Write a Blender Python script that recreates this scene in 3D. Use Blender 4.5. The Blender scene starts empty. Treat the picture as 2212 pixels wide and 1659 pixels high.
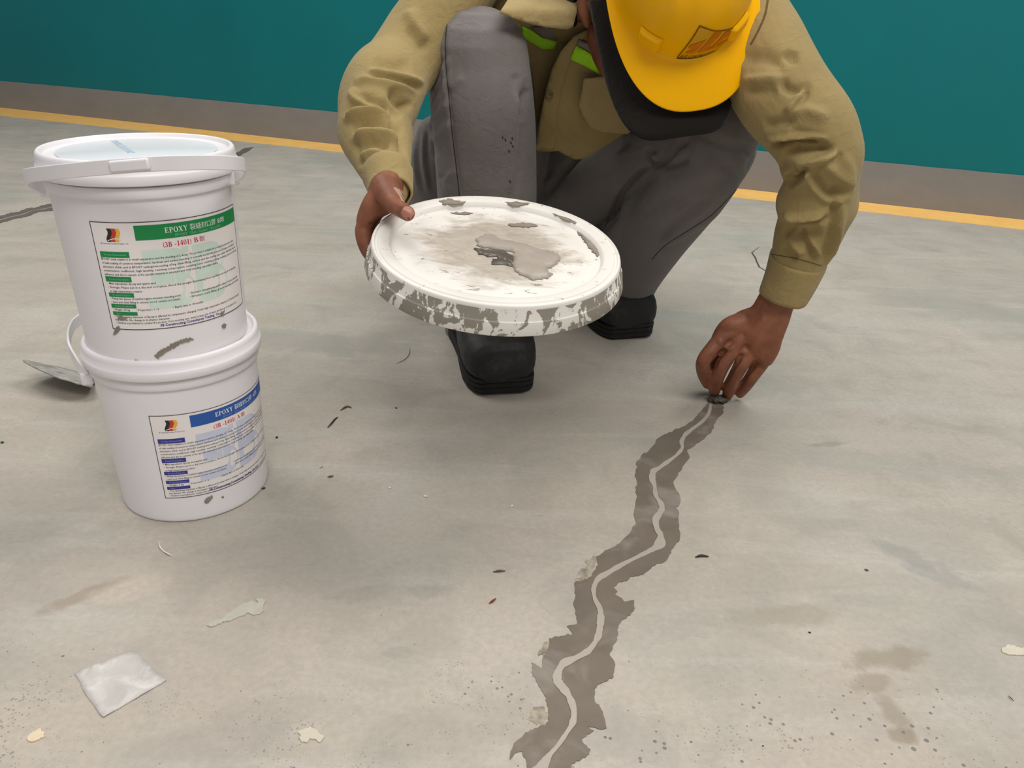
import bpy, bmesh, math, random
import numpy as np
from mathutils import Vector, Matrix
from mathutils.geometry import delaunay_2d_cdt

random.seed(7)
rng = np.random.RandomState(7)
C = bpy.context.scene
COL = C.collection

# ------------------------------------------------------------------ camera
CAM_H, FPX, IMG_W, IMG_H = 0.56, 1683.0, 2212.0, 1659.0
PITCH, ROLL = math.radians(25.55), math.radians(2.03)
_c, _s = math.cos(PITCH), math.sin(PITCH)
FWD = np.array([0, _c, -_s])
_r = np.array([1.0, 0, 0]); _u = np.array([0, _s, _c])
RGT = math.cos(ROLL) * _r + math.sin(ROLL) * _u
UPV = -math.sin(ROLL) * _r + math.cos(ROLL) * _u
ORG = np.array([0, 0, CAM_H])
cam_d = bpy.data.cameras.new('camera'); cam = bpy.data.objects.new('camera', cam_d); COL.objects.link(cam)
cam_d.sensor_width = 36.0; cam_d.lens = FPX / IMG_W * 36.0; cam_d.clip_start = 0.02
cam.matrix_world = Matrix(((RGT[0], UPV[0], -FWD[0], 0), (RGT[1], UPV[1], -FWD[1], 0), (RGT[2], UPV[2], -FWD[2], CAM_H), (0, 0, 0, 1)))
C.camera = cam

# ------------------------------------------------------------------ light
C.view_settings.view_transform = 'Standard'
C.view_settings.look = 'None'
C.view_settings.gamma = 1.0
C.view_settings.use_curve_mapping = False
C.view_settings.exposure = 0.0
w = bpy.data.worlds.new('world'); C.world = w; w.use_nodes = True
w.node_tree.nodes['Background'].inputs[0].default_value = (0.95, 0.97, 1.0, 1)
w.node_tree.nodes['Background'].inputs[1].default_value = 0.30


def area_light(name, loc, target, sx, sy, power, col=(1, 0.97, 0.92)):
    d = bpy.data.lights.new(name, 'AREA'); d.shape = 'RECTANGLE'; d.size = sx; d.size_y = sy
    d.energy = power; d.color = col
    o = bpy.data.objects.new(name, d); COL.objects.link(o); o.location = loc
    o.rotation_euler = (Vector(target) - Vector(loc)).to_track_quat('-Z', 'Y').to_euler()
    return o


area_light('ceiling_light', (1.2, 1.7, 3.0), (1.2, 1.7, 0), 1.8, 1.2, 46)
area_light('ceiling_light', (-1.7, 2.0, 3.0), (-1.7, 2.0, 0), 1.8, 1.2, 46)
area_light('ceiling_light', (0.8, -1.0, 3.0), (0.8, -1.0, 0), 2.2, 1.2, 78)


# ------------------------------------------------------------------ helpers
def lin(r, g, b):
    f = lambda v: (v / 255 / 12.92) if v / 255 <= 0.04045 else ((v / 255 + 0.055) / 1.055) ** 2.4
    return (f(r), f(g), f(b), 1.0)


def ray(px, py):
    return FWD + RGT * (px - IMG_W / 2) / FPX + UPV * (IMG_H / 2 - py) / FPX


def at(px, py, Y):          # the point of the room seen at a pixel, at distance Y along the floor
    d = ray(px, py); return ORG + d * (Y / d[1])


def fl(px, py, z=0.0):      # the point of the floor (or of a level above it) seen at a pixel
    d = ray(px, py); return ORG + d * ((z - CAM_H) / d[2])


def proj(Pn):
    d = np.asarray(Pn, float) - ORG
    z = d @ FWD
    return np.stack([IMG_W / 2 + FPX * (d @ RGT) / z, IMG_H / 2 - FPX * (d @ UPV) / z], -1), z


class NT:
    def __init__(s, name):
        s.m = bpy.data.materials.new(name); s.m.use_nodes = True
        s.t = s.m.node_tree; s.b = s.t.nodes['Principled BSDF']; s.co = None

    def n(s, typ, **kw):
        o = s.t.nodes.new(typ)
        for k, v in kw.items(): setattr(o, k, v)
        return o

    def l(s, a, b): s.t.links.new(a, b)

    def obj(s):
        if s.co is None: s.co = s.n('ShaderNodeTexCoord')
        return s.co.outputs['Object']

    def mapped(s, scale=(1, 1, 1), rot=(0, 0, 0), loc=(0, 0, 0)):
        m = s.n('ShaderNodeMapping'); s.l(s.obj(), m.inputs[0])
        m.inputs['Scale'].default_value = scale; m.inputs['Rotation'].default_value = rot; m.inputs['Location'].default_value = loc
        return m.outputs[0]

    def noise(s, scale, detail=4, rough=0.55, vec=None, dist=0.0):
        o = s.n('ShaderNodeTexNoise'); o.inputs['Scale'].default_value = scale; o.inputs['Detail'].default_value = detail
        o.inputs['Roughness'].default_value = rough; o.inputs['Distortion'].default_value = dist
        s.l(vec if vec is not None else s.obj(), o.inputs['Vector']); return o.outputs['Fac']

    def ramp(s, fac, stops):
        o = s.n('ShaderNodeValToRGB'); cr = o.color_ramp
        while len(cr.elements) < len(stops): cr.elements.new(0.5)
        for e, (p, c) in zip(cr.elements, stops):
            e.position = p; e.color = c if len(c) == 4 else (*c, 1)
        s.l(fac, o.inputs[0]); return o.outputs[0]

    def mask(s, fac, lo, hi):
        o = s.n('ShaderNodeMapRange'); o.inputs[1].default_value = lo; o.inputs[2].default_value = hi
        s.l(fac, o.inputs[0]); return o.outputs[0]

    def math(s, op, a, b):
        o = s.n('ShaderNodeMath', operation=op)
        for i, v in enumerate((a, b)):
            if isinstance(v, (int, float)): o.inputs[i].default_value = v
            else: s.l(v, o.inputs[i])
        return o.outputs[0]

    def mix(s, fac, a, b, mode='MIX'):
        o = s.n('ShaderNodeMix', data_type='RGBA', blend_type=mode)
        for i, v in ((0, fac), (6, a), (7, b)):
            if isinstance(v, (int, float)): o.inputs[i].default_value = v
            elif isinstance(v, tuple): o.inputs[i].default_value = v if len(v) == 4 else (*v, 1)
            else: s.l(v, o.inputs[i])
        return o.outputs[2]

    def out(s, col=None, rough=0.5, spec=0.5, bump=None, bstr=0.2, bdist=0.001):
        if col is not None:
            if isinstance(col, tuple): s.b.inputs['Base Color'].default_value = col
            else: s.l(col, s.b.inputs['Base Color'])
        if isinstance(rough, (int, float)): s.b.inputs['Roughness'].default_value = rough
        else: s.l(rough, s.b.inputs['Roughness'])
        s.b.inputs['Specular IOR Level'].default_value = spec
        if bump is not None:
            o = s.n('ShaderNodeBump'); o.inputs['Strength'].default_value = bstr; o.inputs['Distance'].default_value = bdist
            s.l(bump, o.inputs['Height']); s.l(o.outputs[0], s.b.inputs['Normal'])
        return s.m


def simple(name, rgb, rough=0.5, spec=0.4, var=0.06, nscale=30, bump=0.0):
    m = NT(name); c = lin(*rgb)
    nz = m.noise(nscale, 4)
    lo = tuple(v * (1 - var) for v in c[:3]); hi = tuple(min(1, v * (1 + var)) for v in c[:3])
    col = m.ramp(nz, [(0.3, lo), (0.7, hi)])
    return m.out(col, rough, spec, m.noise(nscale * 6, 3) if bump else None, bump, 0.001)


def mesh_obj(name, V, F, mat=None, parent=None, smooth=True, mats=None, fm=None):
    me = bpy.data.meshes.new(name)
    me.from_pydata([tuple(map(float, v)) for v in V], [], [tuple(map(int, f)) for f in F])
    return link_mesh(name, me, mat, parent, smooth, mats, fm)


def link_mesh(name, me, mat=None, parent=None, smooth=True, mats=None, fm=None):
    me.validate(); me.update()
    me.materials.clear()
    for m in (mats or ([mat] if mat else [])): me.materials.append(m)
    if fm is not None: me.polygons.foreach_set('material_index', np.asarray(fm, dtype=np.int32))
    me.polygons.foreach_set('use_smooth', [bool(smooth)] * len(me.polygons))
    o = bpy.data.objects.new(name, me); COL.objects.link(o)
    if parent is not None: o.parent = parent
    return o


def empty(name, loc):
    o = bpy.data.objects.new(name, None); COL.objects.link(o); o.location = tuple(map(float, loc)); o.empty_display_size = 0.05
    return o


def tag(o, label=None, cat=None, group=None, kind=None):
    for k, v in (('label', label), ('category', cat), ('group', group), ('kind', kind)):
        if v: o[k] = v
    return o


def keep(o, parent):        # parent a mesh made in world coordinates under a thing whose base is elsewhere
    o.parent = parent
    o.matrix_parent_inverse = Matrix.Translation(parent.location).inverted()
    return o


def bevel_sharp(o, width=0.002, seg=2, angle=35):
    m = o.modifiers.new('bevel', 'BEVEL'); m.width = width; m.segments = seg; m.limit_method = 'ANGLE'; m.angle_limit = math.radians(angle)
    return o


def join(parts):
    V, F, n = [], [], 0
    for v, f in parts:
        V.extend(v); F.extend([tuple(i + n for i in q) for q in f]); n += len(v)
    return V, F


def lathe(profile, n=96, cap0=True, cap1=True):
    V, F = [], []
    for r, z in profile:
        for k in range(n):
            a = 2 * math.pi * k / n; V.append((r * math.sin(a), -r * math.cos(a), z))
    m = len(profile)
    for i in range(m - 1):
        for k in range(n):
            k2 = (k + 1) % n
            F.append((i * n + k, i * n + k2, (i + 1) * n + k2, (i + 1) * n + k))
    if cap0: F.append(tuple(reversed(range(n))))
    if cap1: F.append(tuple((m - 1) * n + k for k in range(n)))
    return V, F


def catmull(P, n):
    P = np.asarray(P, float); k = len(P)
    ext = np.vstack([2 * P[0] - P[1], P, 2 * P[-1] - P[-2]])
    out = []
    for u in np.linspace(0, k - 1, n):
        i = min(int(u), k - 2); t = u - i
        p0, p1, p2, p3 = ext[i], ext[i + 1], ext[i + 2], ext[i + 3]
        out.append(0.5 * (2 * p1 + (p2 - p0) * t + (2 * p0 - 5 * p1 + 4 * p2 - p3) * t * t + (3 * p1 - p0 - 3 * p2 + p3) * t ** 3))
    return np.array(out)


def tube(Cn, A, B, nr=24, ns=28, round_ends=True, facing=None):
    """closed tube through centres Cn with half widths A (across the line of sight) and B (along it)"""
    D = catmull(np.column_stack([np.asarray(Cn, float), A, B]), nr)
    c, a, b = D[:, :3], np.maximum(D[:, 3], 1e-4), np.maximum(D[:, 4], 1e-4)
    T = np.gradient(c, axis=0); T /= np.linalg.norm(T, axis=1)[:, None]
    if round_ends:
        pre, post = [], []
        for f, s in ((0.95, 0.35), (0.75, 0.68), (0.4, 0.92)):
            pre.append(np.r_[c[0] - T[0] * b[0] * s, a[0] * f, b[0] * f]); post.append(np.r_[c[-1] + T[-1] * b[-1] * s, a[-1] * f, b[-1] * f])
        D = np.vstack([pre[::-1], np.column_stack([c, a, b]), post])
        T = np.vstack([[T[0]] * 3, T, [T[-1]] * 3]); c, a, b = D[:, :3], D[:, 3], D[:, 4]
    V, F = [], []
    ang = np.linspace(0, 2 * np.pi, ns, endpoint=False)
    for i in range(len(c)):
        vd = (c[i] - ORG) if facing is None else np.asarray(facing, float)
        ax = np.cross(T[i], vd); ax /= np.linalg.norm(ax) + 1e-9
        bx = np.cross(ax, T[i])
        V.extend(c[i] + np.cos(ang)[:, None] * a[i] * ax + np.sin(ang)[:, None] * b[i] * bx)
    m = len(c)
    for i in range(m - 1):
        for k in range(ns):
            k2 = (k + 1) % ns; F.append((i * ns + k, i * ns + k2, (i + 1) * ns + k2, (i + 1) * ns + k))
    F.append(tuple(reversed(range(ns)))); F.append(tuple((m - 1) * ns + k for k in range(ns)))
    return V, F


def ptube(L, ratio=1.0, nr=None, **kw):
    """L: (px, py, Y, half width in pixels[, depth ratio])"""
    cs, A, B = [], [], []
    for q in L:
        p = at(q[0], q[1], q[2]); z = (p - ORG) @ FWD
        cs.append(p); A.append(q[3] * z / FPX); B.append(A[-1] * (q[4] if len(q) > 4 else ratio))
    return tube(cs, A, B, nr=nr or 8 * len(L), **kw)


def ball(c, rx, ry=None, rz=None, n=20, rot=None):
    ry = ry or rx; rz = rz or rx; V, F = [], []
    R = np.array(rot) if rot is not None else np.eye(3)
    for i in range(n + 1):
        th = math.pi * i / n
        for k in range(2 * n):
            ph = math.pi * k / n
            V.append(np.asarray(c) + R @ np.array([rx * math.sin(th) * math.cos(ph), ry * math.sin(th) * math.sin(ph), rz * math.cos(th)]))
    for i in range(n):
        for k in range(2 * n):
            k2 = (k + 1) % (2 * n); F.append((i * 2 * n + k, (i + 1) * 2 * n + k, (i + 1) * 2 * n + k2, i * 2 * n + k2))
    return V, F


def fuse(parts, voxel, smooth=4, fac=0.5):
    """one continuous surface grown around overlapping closed volumes"""
    V, F = join(parts)
    me = bpy.data.meshes.new('tmp'); me.from_pydata([tuple(map(float, v)) for v in V], [], F)
    o = bpy.data.objects.new('tmp', me); COL.objects.link(o)
    r = o.modifiers.new('r', 'REMESH'); r.mode = 'VOXEL'; r.voxel_size = voxel; r.adaptivity = 0
    if smooth:
        s = o.modifiers.new('s', 'SMOOTH'); s.iterations = smooth; s.factor = fac
    bpy.context.view_layer.update()
    dg = bpy.context.evaluated_depsgraph_get()
    out = bpy.data.meshes.new_from_object(o.evaluated_get(dg))
    bpy.data.objects.remove(o); bpy.data.meshes.remove(me)
    return out


def get_v(me):
    a = np.empty(len(me.vertices) * 3); me.vertices.foreach_get('co', a); return a.reshape(-1, 3)


def get_n(me):
    a = np.empty(len(me.vertices) * 3); me.vertices.foreach_get('normal', a); return a.reshape(-1, 3)


def polydist(P2, poly):
    poly = np.asarray(poly, float); best = np.full(len(P2), 1e9); sg = np.zeros(len(P2)); tt = np.zeros(len(P2))
    L = np.r_[0, np.cumsum(np.linalg.norm(np.diff(poly, axis=0), axis=1))]
    for i in range(len(poly) - 1):
        a, b = poly[i], poly[i + 1]; ab = b - a
        u = np.clip(((P2 - a) @ ab) / (ab @ ab), 0, 1); q = P2 - (a + u[:, None] * ab)
        d = np.hypot(q[:, 0], q[:, 1]); m = d < best
        best[m] = d[m]; sg[m] = np.sign(ab[0] * q[m, 1] - ab[1] * q[m, 0]); tt[m] = (L[i] + u[m] * (L[i + 1] - L[i])) / L[-1]
    return best, sg, tt


def folds(me, specs, gain=1.0):
    """sculpt cloth folds: ridges 'r' (negative height = crease) and one-sided steps 's' along curves on the surface"""
    me.update(); v = get_v(me); n = get_n(me)
    P2, z = proj(v); vd = v - ORG; vd /= np.linalg.norm(vd, axis=1)[:, None]
    front = np.clip(-(n * vd).sum(1) * 3 + 0.25, 0, 1)
    off = np.zeros(len(v))
    for sp in specs:
        kind, pts, wd, amp = sp[:4]
        pts = catmull(np.asarray(pts, float), 4 * len(pts)) if len(pts) > 2 else np.asarray(pts, float)
        d, sg, t = polydist(P2, pts)
        tp = np.clip(np.minimum(t, 1 - t) * 5, 0.0, 1) ** 0.7 if len(sp) < 5 else np.ones(len(t))
        tp = np.where(d > 4 * wd, 0, tp)
        if kind == 'r': o = amp * np.exp(-(d / wd) ** 2)
        else: x = sg * d / wd; o = amp * x * np.exp(0.5 - x * x / 1.0)
        off += o * tp * front * gain
    v = v + n * off[:, None]
    me.vertices.foreach_set('co', v.ravel()); me.update()


def wavy(me, amp, scale, seed=1, k=10):
    me.update(); v = get_v(me); n = get_n(me); r = np.random.RandomState(seed); o = np.zeros(len(v))
    for i in range(k):
        d = r.normal(size=3); d /= np.linalg.norm(d); f = scale * r.uniform(0.6, 1.8)
        o += np.sin(v @ d * f + r.uniform(0, 6.28)) / k ** 0.5
    me.vertices.foreach_set('co', (v + n * (o * amp)[:, None]).ravel()); me.update()


def resample(pts, step, closed=True, jag=0.0, r=random):
    P = [np.asarray(p, float) for p in pts]; out = []
    m = len(P) if closed else len(P) - 1
    for i in range(m):
        a, b = P[i], P[(i + 1) % len(P)]; L = np.linalg.norm(b - a); k = max(1, int(L / step))
        nrm = np.array([-(b - a)[1], (b - a)[0]]) / (L + 1e-9)
        for j in range(k):
            out.append(a + (b - a) * j / k + nrm * (r.gauss(0, jag) if j else r.gauss(0, jag * 0.4)))
    if not closed: out.append(P[-1])
    return out


def fill2d(outline, step=None):
    """triangulate an outline, with inner points every `step`"""
    o = [Vector((float(p[0]), float(p[1]))) for p in outline]; n = len(o); pts = list(o)
    E = [(i, (i + 1) % n) for i in range(n)]
    if step:
        A = np.array([[p.x, p.y] for p in o]); x0, y0 = A.min(0); x1, y1 = A.max(0)
        gx, gy = np.meshgrid(np.arange(x0 + step / 2, x1, step), np.arange(y0 + step / 2, y1, step))
        G = np.stack([gx.ravel(), gy.ravel()], -1)
        ins = np.zeros(len(G), bool)
        for i in range(n):
            a, b = A[i], A[(i + 1) % n]
            c = ((a[1] > G[:, 1]) != (b[1] > G[:, 1])) & (G[:, 0] < (b[0] - a[0]) * (G[:, 1] - a[1]) / (b[1] - a[1] + 1e-12) + a[0]); ins ^= c
        d, _, _ = polydist(G, np.vstack([A, A[:1]])); ins &= d > step * 0.35
        pts += [Vector((float(x), float(y))) for x, y in G[ins]]
    vs, es, fs, *_ = delaunay_2d_cdt(pts, E, [list(range(n))], 1, 1e-6)
    V = [(p.x, p.y) for p in vs]
    F = []
    for f in fs:
        a = sum(V[f[i]][0] * V[f[(i + 1) % len(f)]][1] - V[f[(i + 1) % len(f)]][0] * V[f[i]][1] for i in range(len(f)))
        F.append(tuple(f) if a > 0 else tuple(reversed(f)))
    return V, F


def thick(V2, F, top, bot):
    """close a triangulated sheet: top(i) and bottom(i) give the two faces"""
    n = len(V2); V = [top(p) for p in V2] + [bot(p) for p in V2]
    G = [tuple(f) for f in F] + [tuple(i + n for i in reversed(f)) for f in F]
    cnt = {}
    for f in F:
        for i in range(len(f)):
            e = (f[i], f[(i + 1) % len(f)]); cnt[e] = 1
    for (a, b) in cnt:
        if (b, a) not in cnt: G.append((b, a, a + n, b + n))
    return V, G


def decal(name, outline_px, z0, z1, mat, parent=None, step=None, world=False, dome=0.0):
    """a thin layer lying on the floor"""
    W = [fl(*p)[:2] if not world else np.asarray(p) for p in outline_px]
    V2, F = fill2d(W, step)
    V, G = thick(V2, F, lambda p: (p[0], p[1], z1 + (dome * random.uniform(0.3, 1) if dome else 0)), lambda p: (p[0], p[1], z0))
    return mesh_obj(name, V, G, mat, parent, smooth=False)


def sheet(name, outline_px, Yf, t, mat, parent, step=9, res=8, ripple=None):
    O2 = resample(outline_px, res)
    V2, F = fill2d(O2, step)
    def top(p):
        return at(p[0], p[1], Yf(p[0], p[1]) + (ripple(p[0], p[1]) if ripple else 0))
    def bot(p):
        q = top(p); d = (q - ORG) / np.linalg.norm(q - ORG); return q + d * t
    V, G = thick(V2, [tuple(reversed(f)) for f in F], top, bot)
    return mesh_obj(name, V, G, mat, parent)


_mo = mesh_obj
def mesh_obj(name, V, F, mat=None, parent=None, smooth=True, mats=None, fm=None):
    o = _mo(name, V, F, mat, parent, smooth, mats, fm)
    if fm is None and len(F) < 60000:
        bm = bmesh.new(); bm.from_mesh(o.data); bmesh.ops.recalc_face_normals(bm, faces=bm.faces); bm.to_mesh(o.data); bm.free()
    return o


def smooth_by_angle(o, deg=40):
    o.data.set_sharp_from_angle(angle=math.radians(deg)); return o


# ------------------------------------------------------------------ materials of the setting
def floor_material():
    m = NT('concrete')
    big = m.noise(2.2, 5, 0.6, dist=0.6)
    mid = m.noise(9, 6, 0.62, dist=0.8)
    streak = m.noise(5, 6, 0.65, m.mapped((0.6, 3.2, 1), (0, 0, 0.35)), 0.5)
    fine = m.noise(140, 5, 0.7)
    base = m.ramp(big, [(0.30, lin(170, 163, 154)), (0.48, lin(187, 177, 165)), (0.62, lin(194, 184, 174)), (0.75, lin(176, 171, 162))])
    base = m.mix(m.math('MULTIPLY', m.mask(mid, 0.45, 0.72), 0.55), base, lin(150, 147, 138))
    base = m.mix(m.math('MULTIPLY', m.mask(streak, 0.5, 0.74), 0.6), base, lin(201, 196, 188))
    tint = m.noise(3.6, 3, 0.5, m.mapped((1, 1, 1), (0, 0, 0), (3.1, 7.7, 0)))
    base = m.mix(m.math('MULTIPLY', m.mask(tint, 0.5, 0.72), 0.28), base, lin(190, 172, 160))
    tint2 = m.noise(3.0, 4, 0.55, m.mapped((1, 1, 1), (0, 0, 0), (9.1, 1.7, 0)))
    base = m.mix(m.math('MULTIPLY', m.mask(tint2, 0.5, 0.75), 0.35), base, lin(160, 168, 160))
    scr = m.noise(16, 5, 0.7, m.mapped((1, 5, 1), (0, 0, -0.25), (4, 4, 0)), 0.4)
    base = m.mix(m.math('MULTIPLY', m.mask(scr, 0.64, 0.74), 0.35), base, lin(132, 128, 118))
    def stain(px, py, rx, ry, rot, rgb, k, ns=26, na=.55):
        nonlocal base
        c = fl(px, py); mp = m.n('ShaderNodeMapping', vector_type='TEXTURE'); m.l(m.obj(), mp.inputs[0])
        mp.inputs['Location'].default_value = (c[0], c[1], 0); mp.inputs['Rotation'].default_value = (0, 0, rot); mp.inputs['Scale'].default_value = (rx, ry, 1)
        ln = m.n('ShaderNodeVectorMath', operation='LENGTH'); m.l(mp.outputs[0], ln.inputs[0])
        d = m.math('ADD', ln.outputs['Value'], m.math('MULTIPLY', m.math('SUBTRACT', m.noise(ns, 5, .65), .5), na * 4))
        base = m.mix(m.math('MULTIPLY', m.mask(d, 1.1, .6), k), base, lin(*rgb))
    for a in ((1920, 1420, .045, .016, .2, (150, 136, 120), .7), (1885, 1475, .026, .012, .4, (150, 136, 120), .6), (1930, 1540, .012, .028, .3, (148, 136, 118), .65), (1955, 1588, .014, .010, 0, (146, 132, 110), .7),
              (180, 1285, .052, .010, .75, (156, 138, 122), .6), (285, 1270, .04, .02, .5, (206, 192, 180), .5), (1960, 1200, .05, .016, -.6, (150, 148, 142), .6), (2030, 1245, .05, .014, -.6, (152, 150, 146), .55),
              (1780, 960, .035, .008, .2, (140, 138, 130), .5), (1700, 1330, .06, .018, .1, (160, 152, 138), .6), (930, 1275, .03, .012, .2, (146, 142, 134), .35), (860, 1410, .015, .008, 0, (140, 136, 128), .3), (790, 1280, .04, .012, .3, (150, 144, 136), .3),
              (560, 1540, .06, .02, .2, (150, 146, 142), .18), (430, 1610, .06, .02, .2, (150, 146, 144), .18), (1020, 1560, .07, .03, 0, (168, 160, 150), .4), (1350, 1590, .06, .03, 0, (168, 162, 156), .5),
              (2000, 700, .3, .05, -.05, (205, 200, 194), .22), (620, 560, .25, .06, -.1, (196, 190, 182), .3), (2100, 880, .3, .06, -.1, (204, 198, 190), .25), (600, 690, .05, .02, 0, (186, 172, 150), .6), (90, 1580, .09, .05, 0, (196, 182, 168), .5),
              (700, 740, .25, .05, -.1, (150, 152, 146), .35), (300, 220, .5, .05, -.4, (150, 150, 146), .4), (1500, 690, .25, .05, -.1, (156, 160, 154), .35), (1900, 1000, .2, .04, -.1, (158, 158, 150), .35)):
        stain(*a)
    # pits and specks
    v = m.n('ShaderNodeTexVoronoi'); v.inputs['Scale'].default_value = 105; m.l(m.obj(), v.inputs['Vector'])
    yy = m.n('ShaderNodeSeparateXYZ'); m.l(m.obj(), yy.inputs[0])
    near = m.math('MULTIPLY', m.mask(yy.outputs[1], .66, .46), 1.0)
    dens = m.mask(m.noise(2.6, 3, 0.5, m.mapped((1, 1, 1), (0, 0, 0), (1.3, 0.2, 0))), 0.46, 0.72)
    rad = m.math('MULTIPLY', m.noise(40, 1), m.math('MULTIPLY', m.math('ADD', m.math('MULTIPLY', dens, .6), m.math('MULTIPLY', near, m.mask(m.noise(9, 2), .42, .62))), 0.34))
    pit = m.math('LESS_THAN', v.outputs['Distance'], rad)
    v2 = m.n('ShaderNodeTexVoronoi'); v2.inputs['Scale'].default_value = 260; m.l(m.obj(), v2.inputs['Vector'])
    pit2 = m.math('LESS_THAN', v2.outputs['Distance'], m.math('MULTIPLY', m.noise(90, 1), m.math('MULTIPLY', m.math('ADD', near, m.math('MULTIPLY', dens, .5)), m.math('MULTIPLY', m.mask(m.noise(13, 3), .42, .6), .42))))
    base = m.mix(m.math('MULTIPLY', pit2, 0.6), base, lin(112, 106, 102))
    base = m.mix(m.math('MULTIPLY', pit, 0.75), base, lin(92, 90, 94))
    base = m.mix(m.math('MULTIPLY', m.mask(fine, 0.35, 0.72), 0.42), base, lin(150, 144, 134))
    h = m.math('ADD', m.math('MULTIPLY', fine, 0.4), m.math('MULTIPLY', mid, 0.8))
    rg = m.ramp(mid, [(0.3, (0.58,) * 3), (0.7, (0.8,) * 3)])
    return m.out(base, rg, 0.3, h, 0.15, 0.002)


M_FLOOR = floor_material()
m = NT('wall_paint'); M_WALL = m.out(m.ramp(m.noise(3, 5, 0.6), [(0.3, lin(0, 110, 116)), (0.7, lin(0, 116, 121))]), 0.5, 0.3, m.noise(160, 3), 0.15, 0.001)
m = NT('skirting_paint'); M_SKIRT = m.out(m.ramp(m.noise(5, 6, 0.65, m.mapped((1, 1, 2))), [(0.3, lin(131, 129, 128)), (0.7, lin(139, 137, 135))]), 0.65, 0.25, m.noise(180, 3), 0.2, 0.001)
m = NT('line_paint')
_lp = m.ramp(m.noise(12, 6, 0.7), [(0.25, lin(240, 188, 104)), (0.6, lin(255, 202, 116)), (0.8, lin(250, 206, 142))])
_lp = m.mix(m.math('MULTIPLY', m.mask(m.noise(38, 5, 0.7, m.mapped((1, 3, 1), (0, 0, -0.4))), 0.62, 0.7), 0.55), _lp, lin(205, 176, 130))
M_LINE = m.out(_lp, 0.6, 0.3)

# ------------------------------------------------------------------ the room
FX0, FX1, FY0, FY1 = -4.0, 4.0, -2.6, 5.6
wa = fl(0, 232)[:2]; wb = fl(2212, 475)[:2]; wd_ = (wb - wa) / np.linalg.norm(wb - wa); wn = np.array([-wd_[1], wd_[0]])   # wn points away from the room
if wn[1] < 0: wn = -wn


def wline(t, off=0.0): return wa + wd_ * t - wn * off


W0, W1 = wline(-7.0), wline(10.0)
floorV = [(W0[0], W0[1], 0), (W0[0] - 0.6, -2.6, 0), (W1[0] + 0.3, -2.6, 0), (W1[0], W1[1], 0)]
V, F = fill2d([p[:2] for p in floorV], 0.35)
V, F = thick(V, F, lambda p: (p[0], p[1], 0.0), lambda p: (p[0], p[1], -0.08))
floor = tag(mesh_obj('floor', V, F, M_FLOOR, smooth=False), kind='structure')


def slab(name, t0, t1, o0, o1, z0, z1, mat):
    q = [wline(t0, o0), wline(t1, o0), wline(t1, o1), wline(t0, o1)]
    V = [(p[0], p[1], z) for z in (z0, z1) for p in q]
    F = [(0, 3, 2, 1), (4, 5, 6, 7), (0, 1, 5, 4), (1, 2, 6, 5), (2, 3, 7, 6), (3, 0, 4, 7)]
    return mesh_obj(name, V, F, mat, smooth=False)


tag(slab('wall_back', -7.0, 10.0, 0.0, -0.12, 0.0, 3.2, M_WALL), kind='structure')
# the painted skirting: a coat with a hand-cut top edge, 2 mm proud of the wall
V, F = [], []
N = 400
for i in range(N + 1):
    t = -7.0 + 17.0 * i / N; p0, p1 = wline(t, 0.0002), wline(t, 0.003)
    zt = 0.139 + 0.0009 * math.sin(i * 0.11) + 0.0004 * math.sin(i * 1.7 + 1) + random.gauss(0, 0.0002)
    V += [(p1[0], p1[1], 0.0), (p1[0], p1[1], zt), (p0[0], p0[1], zt), (p0[0], p0[1], 0.0)]
for i in range(N):
    a, b = i * 4, i * 4 + 4
    F += [(a, a + 1, b + 1, b), (a + 1, a + 2, b + 2, b + 1), (a + 2, a + 3, b + 3, b + 2), (a + 3, a, b, b + 3)]
tag(mesh_obj('baseboard_back', V, F, M_SKIRT, smooth=False), kind='structure')
# the yellow line brushed along the foot of the wall
up_, lo_ = [], []
for i in range(N * 3 + 1):
    t = -7.0 + 17.0 * i / (N * 3)
    wob = 0.010 * math.sin(t * 2.1 + 0.6) + 0.005 * math.sin(t * 5.3)
    up_.append(wline(t, 0.004)); lo_.append(wline(t, 0.168 + 0.04 * max(0, min(1, (2.5 - t) / 2.5)) + 0.006 * math.sin(t * 1.3) + wob * 0.7 + random.gauss(0, 0.0014)))
V, F = [], []
for a, b in zip(up_, lo_):
    V += [(a[0], a[1], 0.0009), (b[0], b[1], 0.0009), (b[0], b[1], -0.0005)]
for i in range(len(up_) - 1):
    a, b = i * 3, i * 3 + 3
    F += [(a, a + 1, b + 1, b), (a + 1, a + 2, b + 2, b + 1)]
tag(mesh_obj('trim_1', V, F, M_LINE, smooth=False), kind='structure')

# hairline crack in the floor by the wall
M_CRACK = simple('crack_dark', (84, 86, 84), 0.9, 0.1)


def ribbon(pts, widths, z0=-0.001, z1=0.0006, jag=0.0):
    W = [np.asarray(fl(*p)[:2]) for p in pts]; T = np.gradient(np.array(W), axis=0); L, R = [], []
    for p, t, w_ in zip(W, T, widths):
        n = np.array([-t[1], t[0]]) / (np.linalg.norm(t) + 1e-9)
        L.append(p + n * (w_ + random.gauss(0, jag))); R.append(p - n * (w_ + random.gauss(0, jag)))
    V, F = [], []
    for a, b in zip(L, R): V += [(a[0], a[1], z0), (a[0], a[1], z1), (b[0], b[1], z1), (b[0], b[1], z0)]
    for i in range(len(L) - 1):
        a, b = i * 4, i * 4 + 4
        F += [(a, a + 1, b + 1, b), (a + 1, a + 2, b + 2, b + 1), (a + 2, a + 3, b + 3, b + 2)]
    F += [(0, 3, 2, 1), tuple(len(V) - 4 + k for k in (0, 1, 2, 3))]
    return V, F


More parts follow.
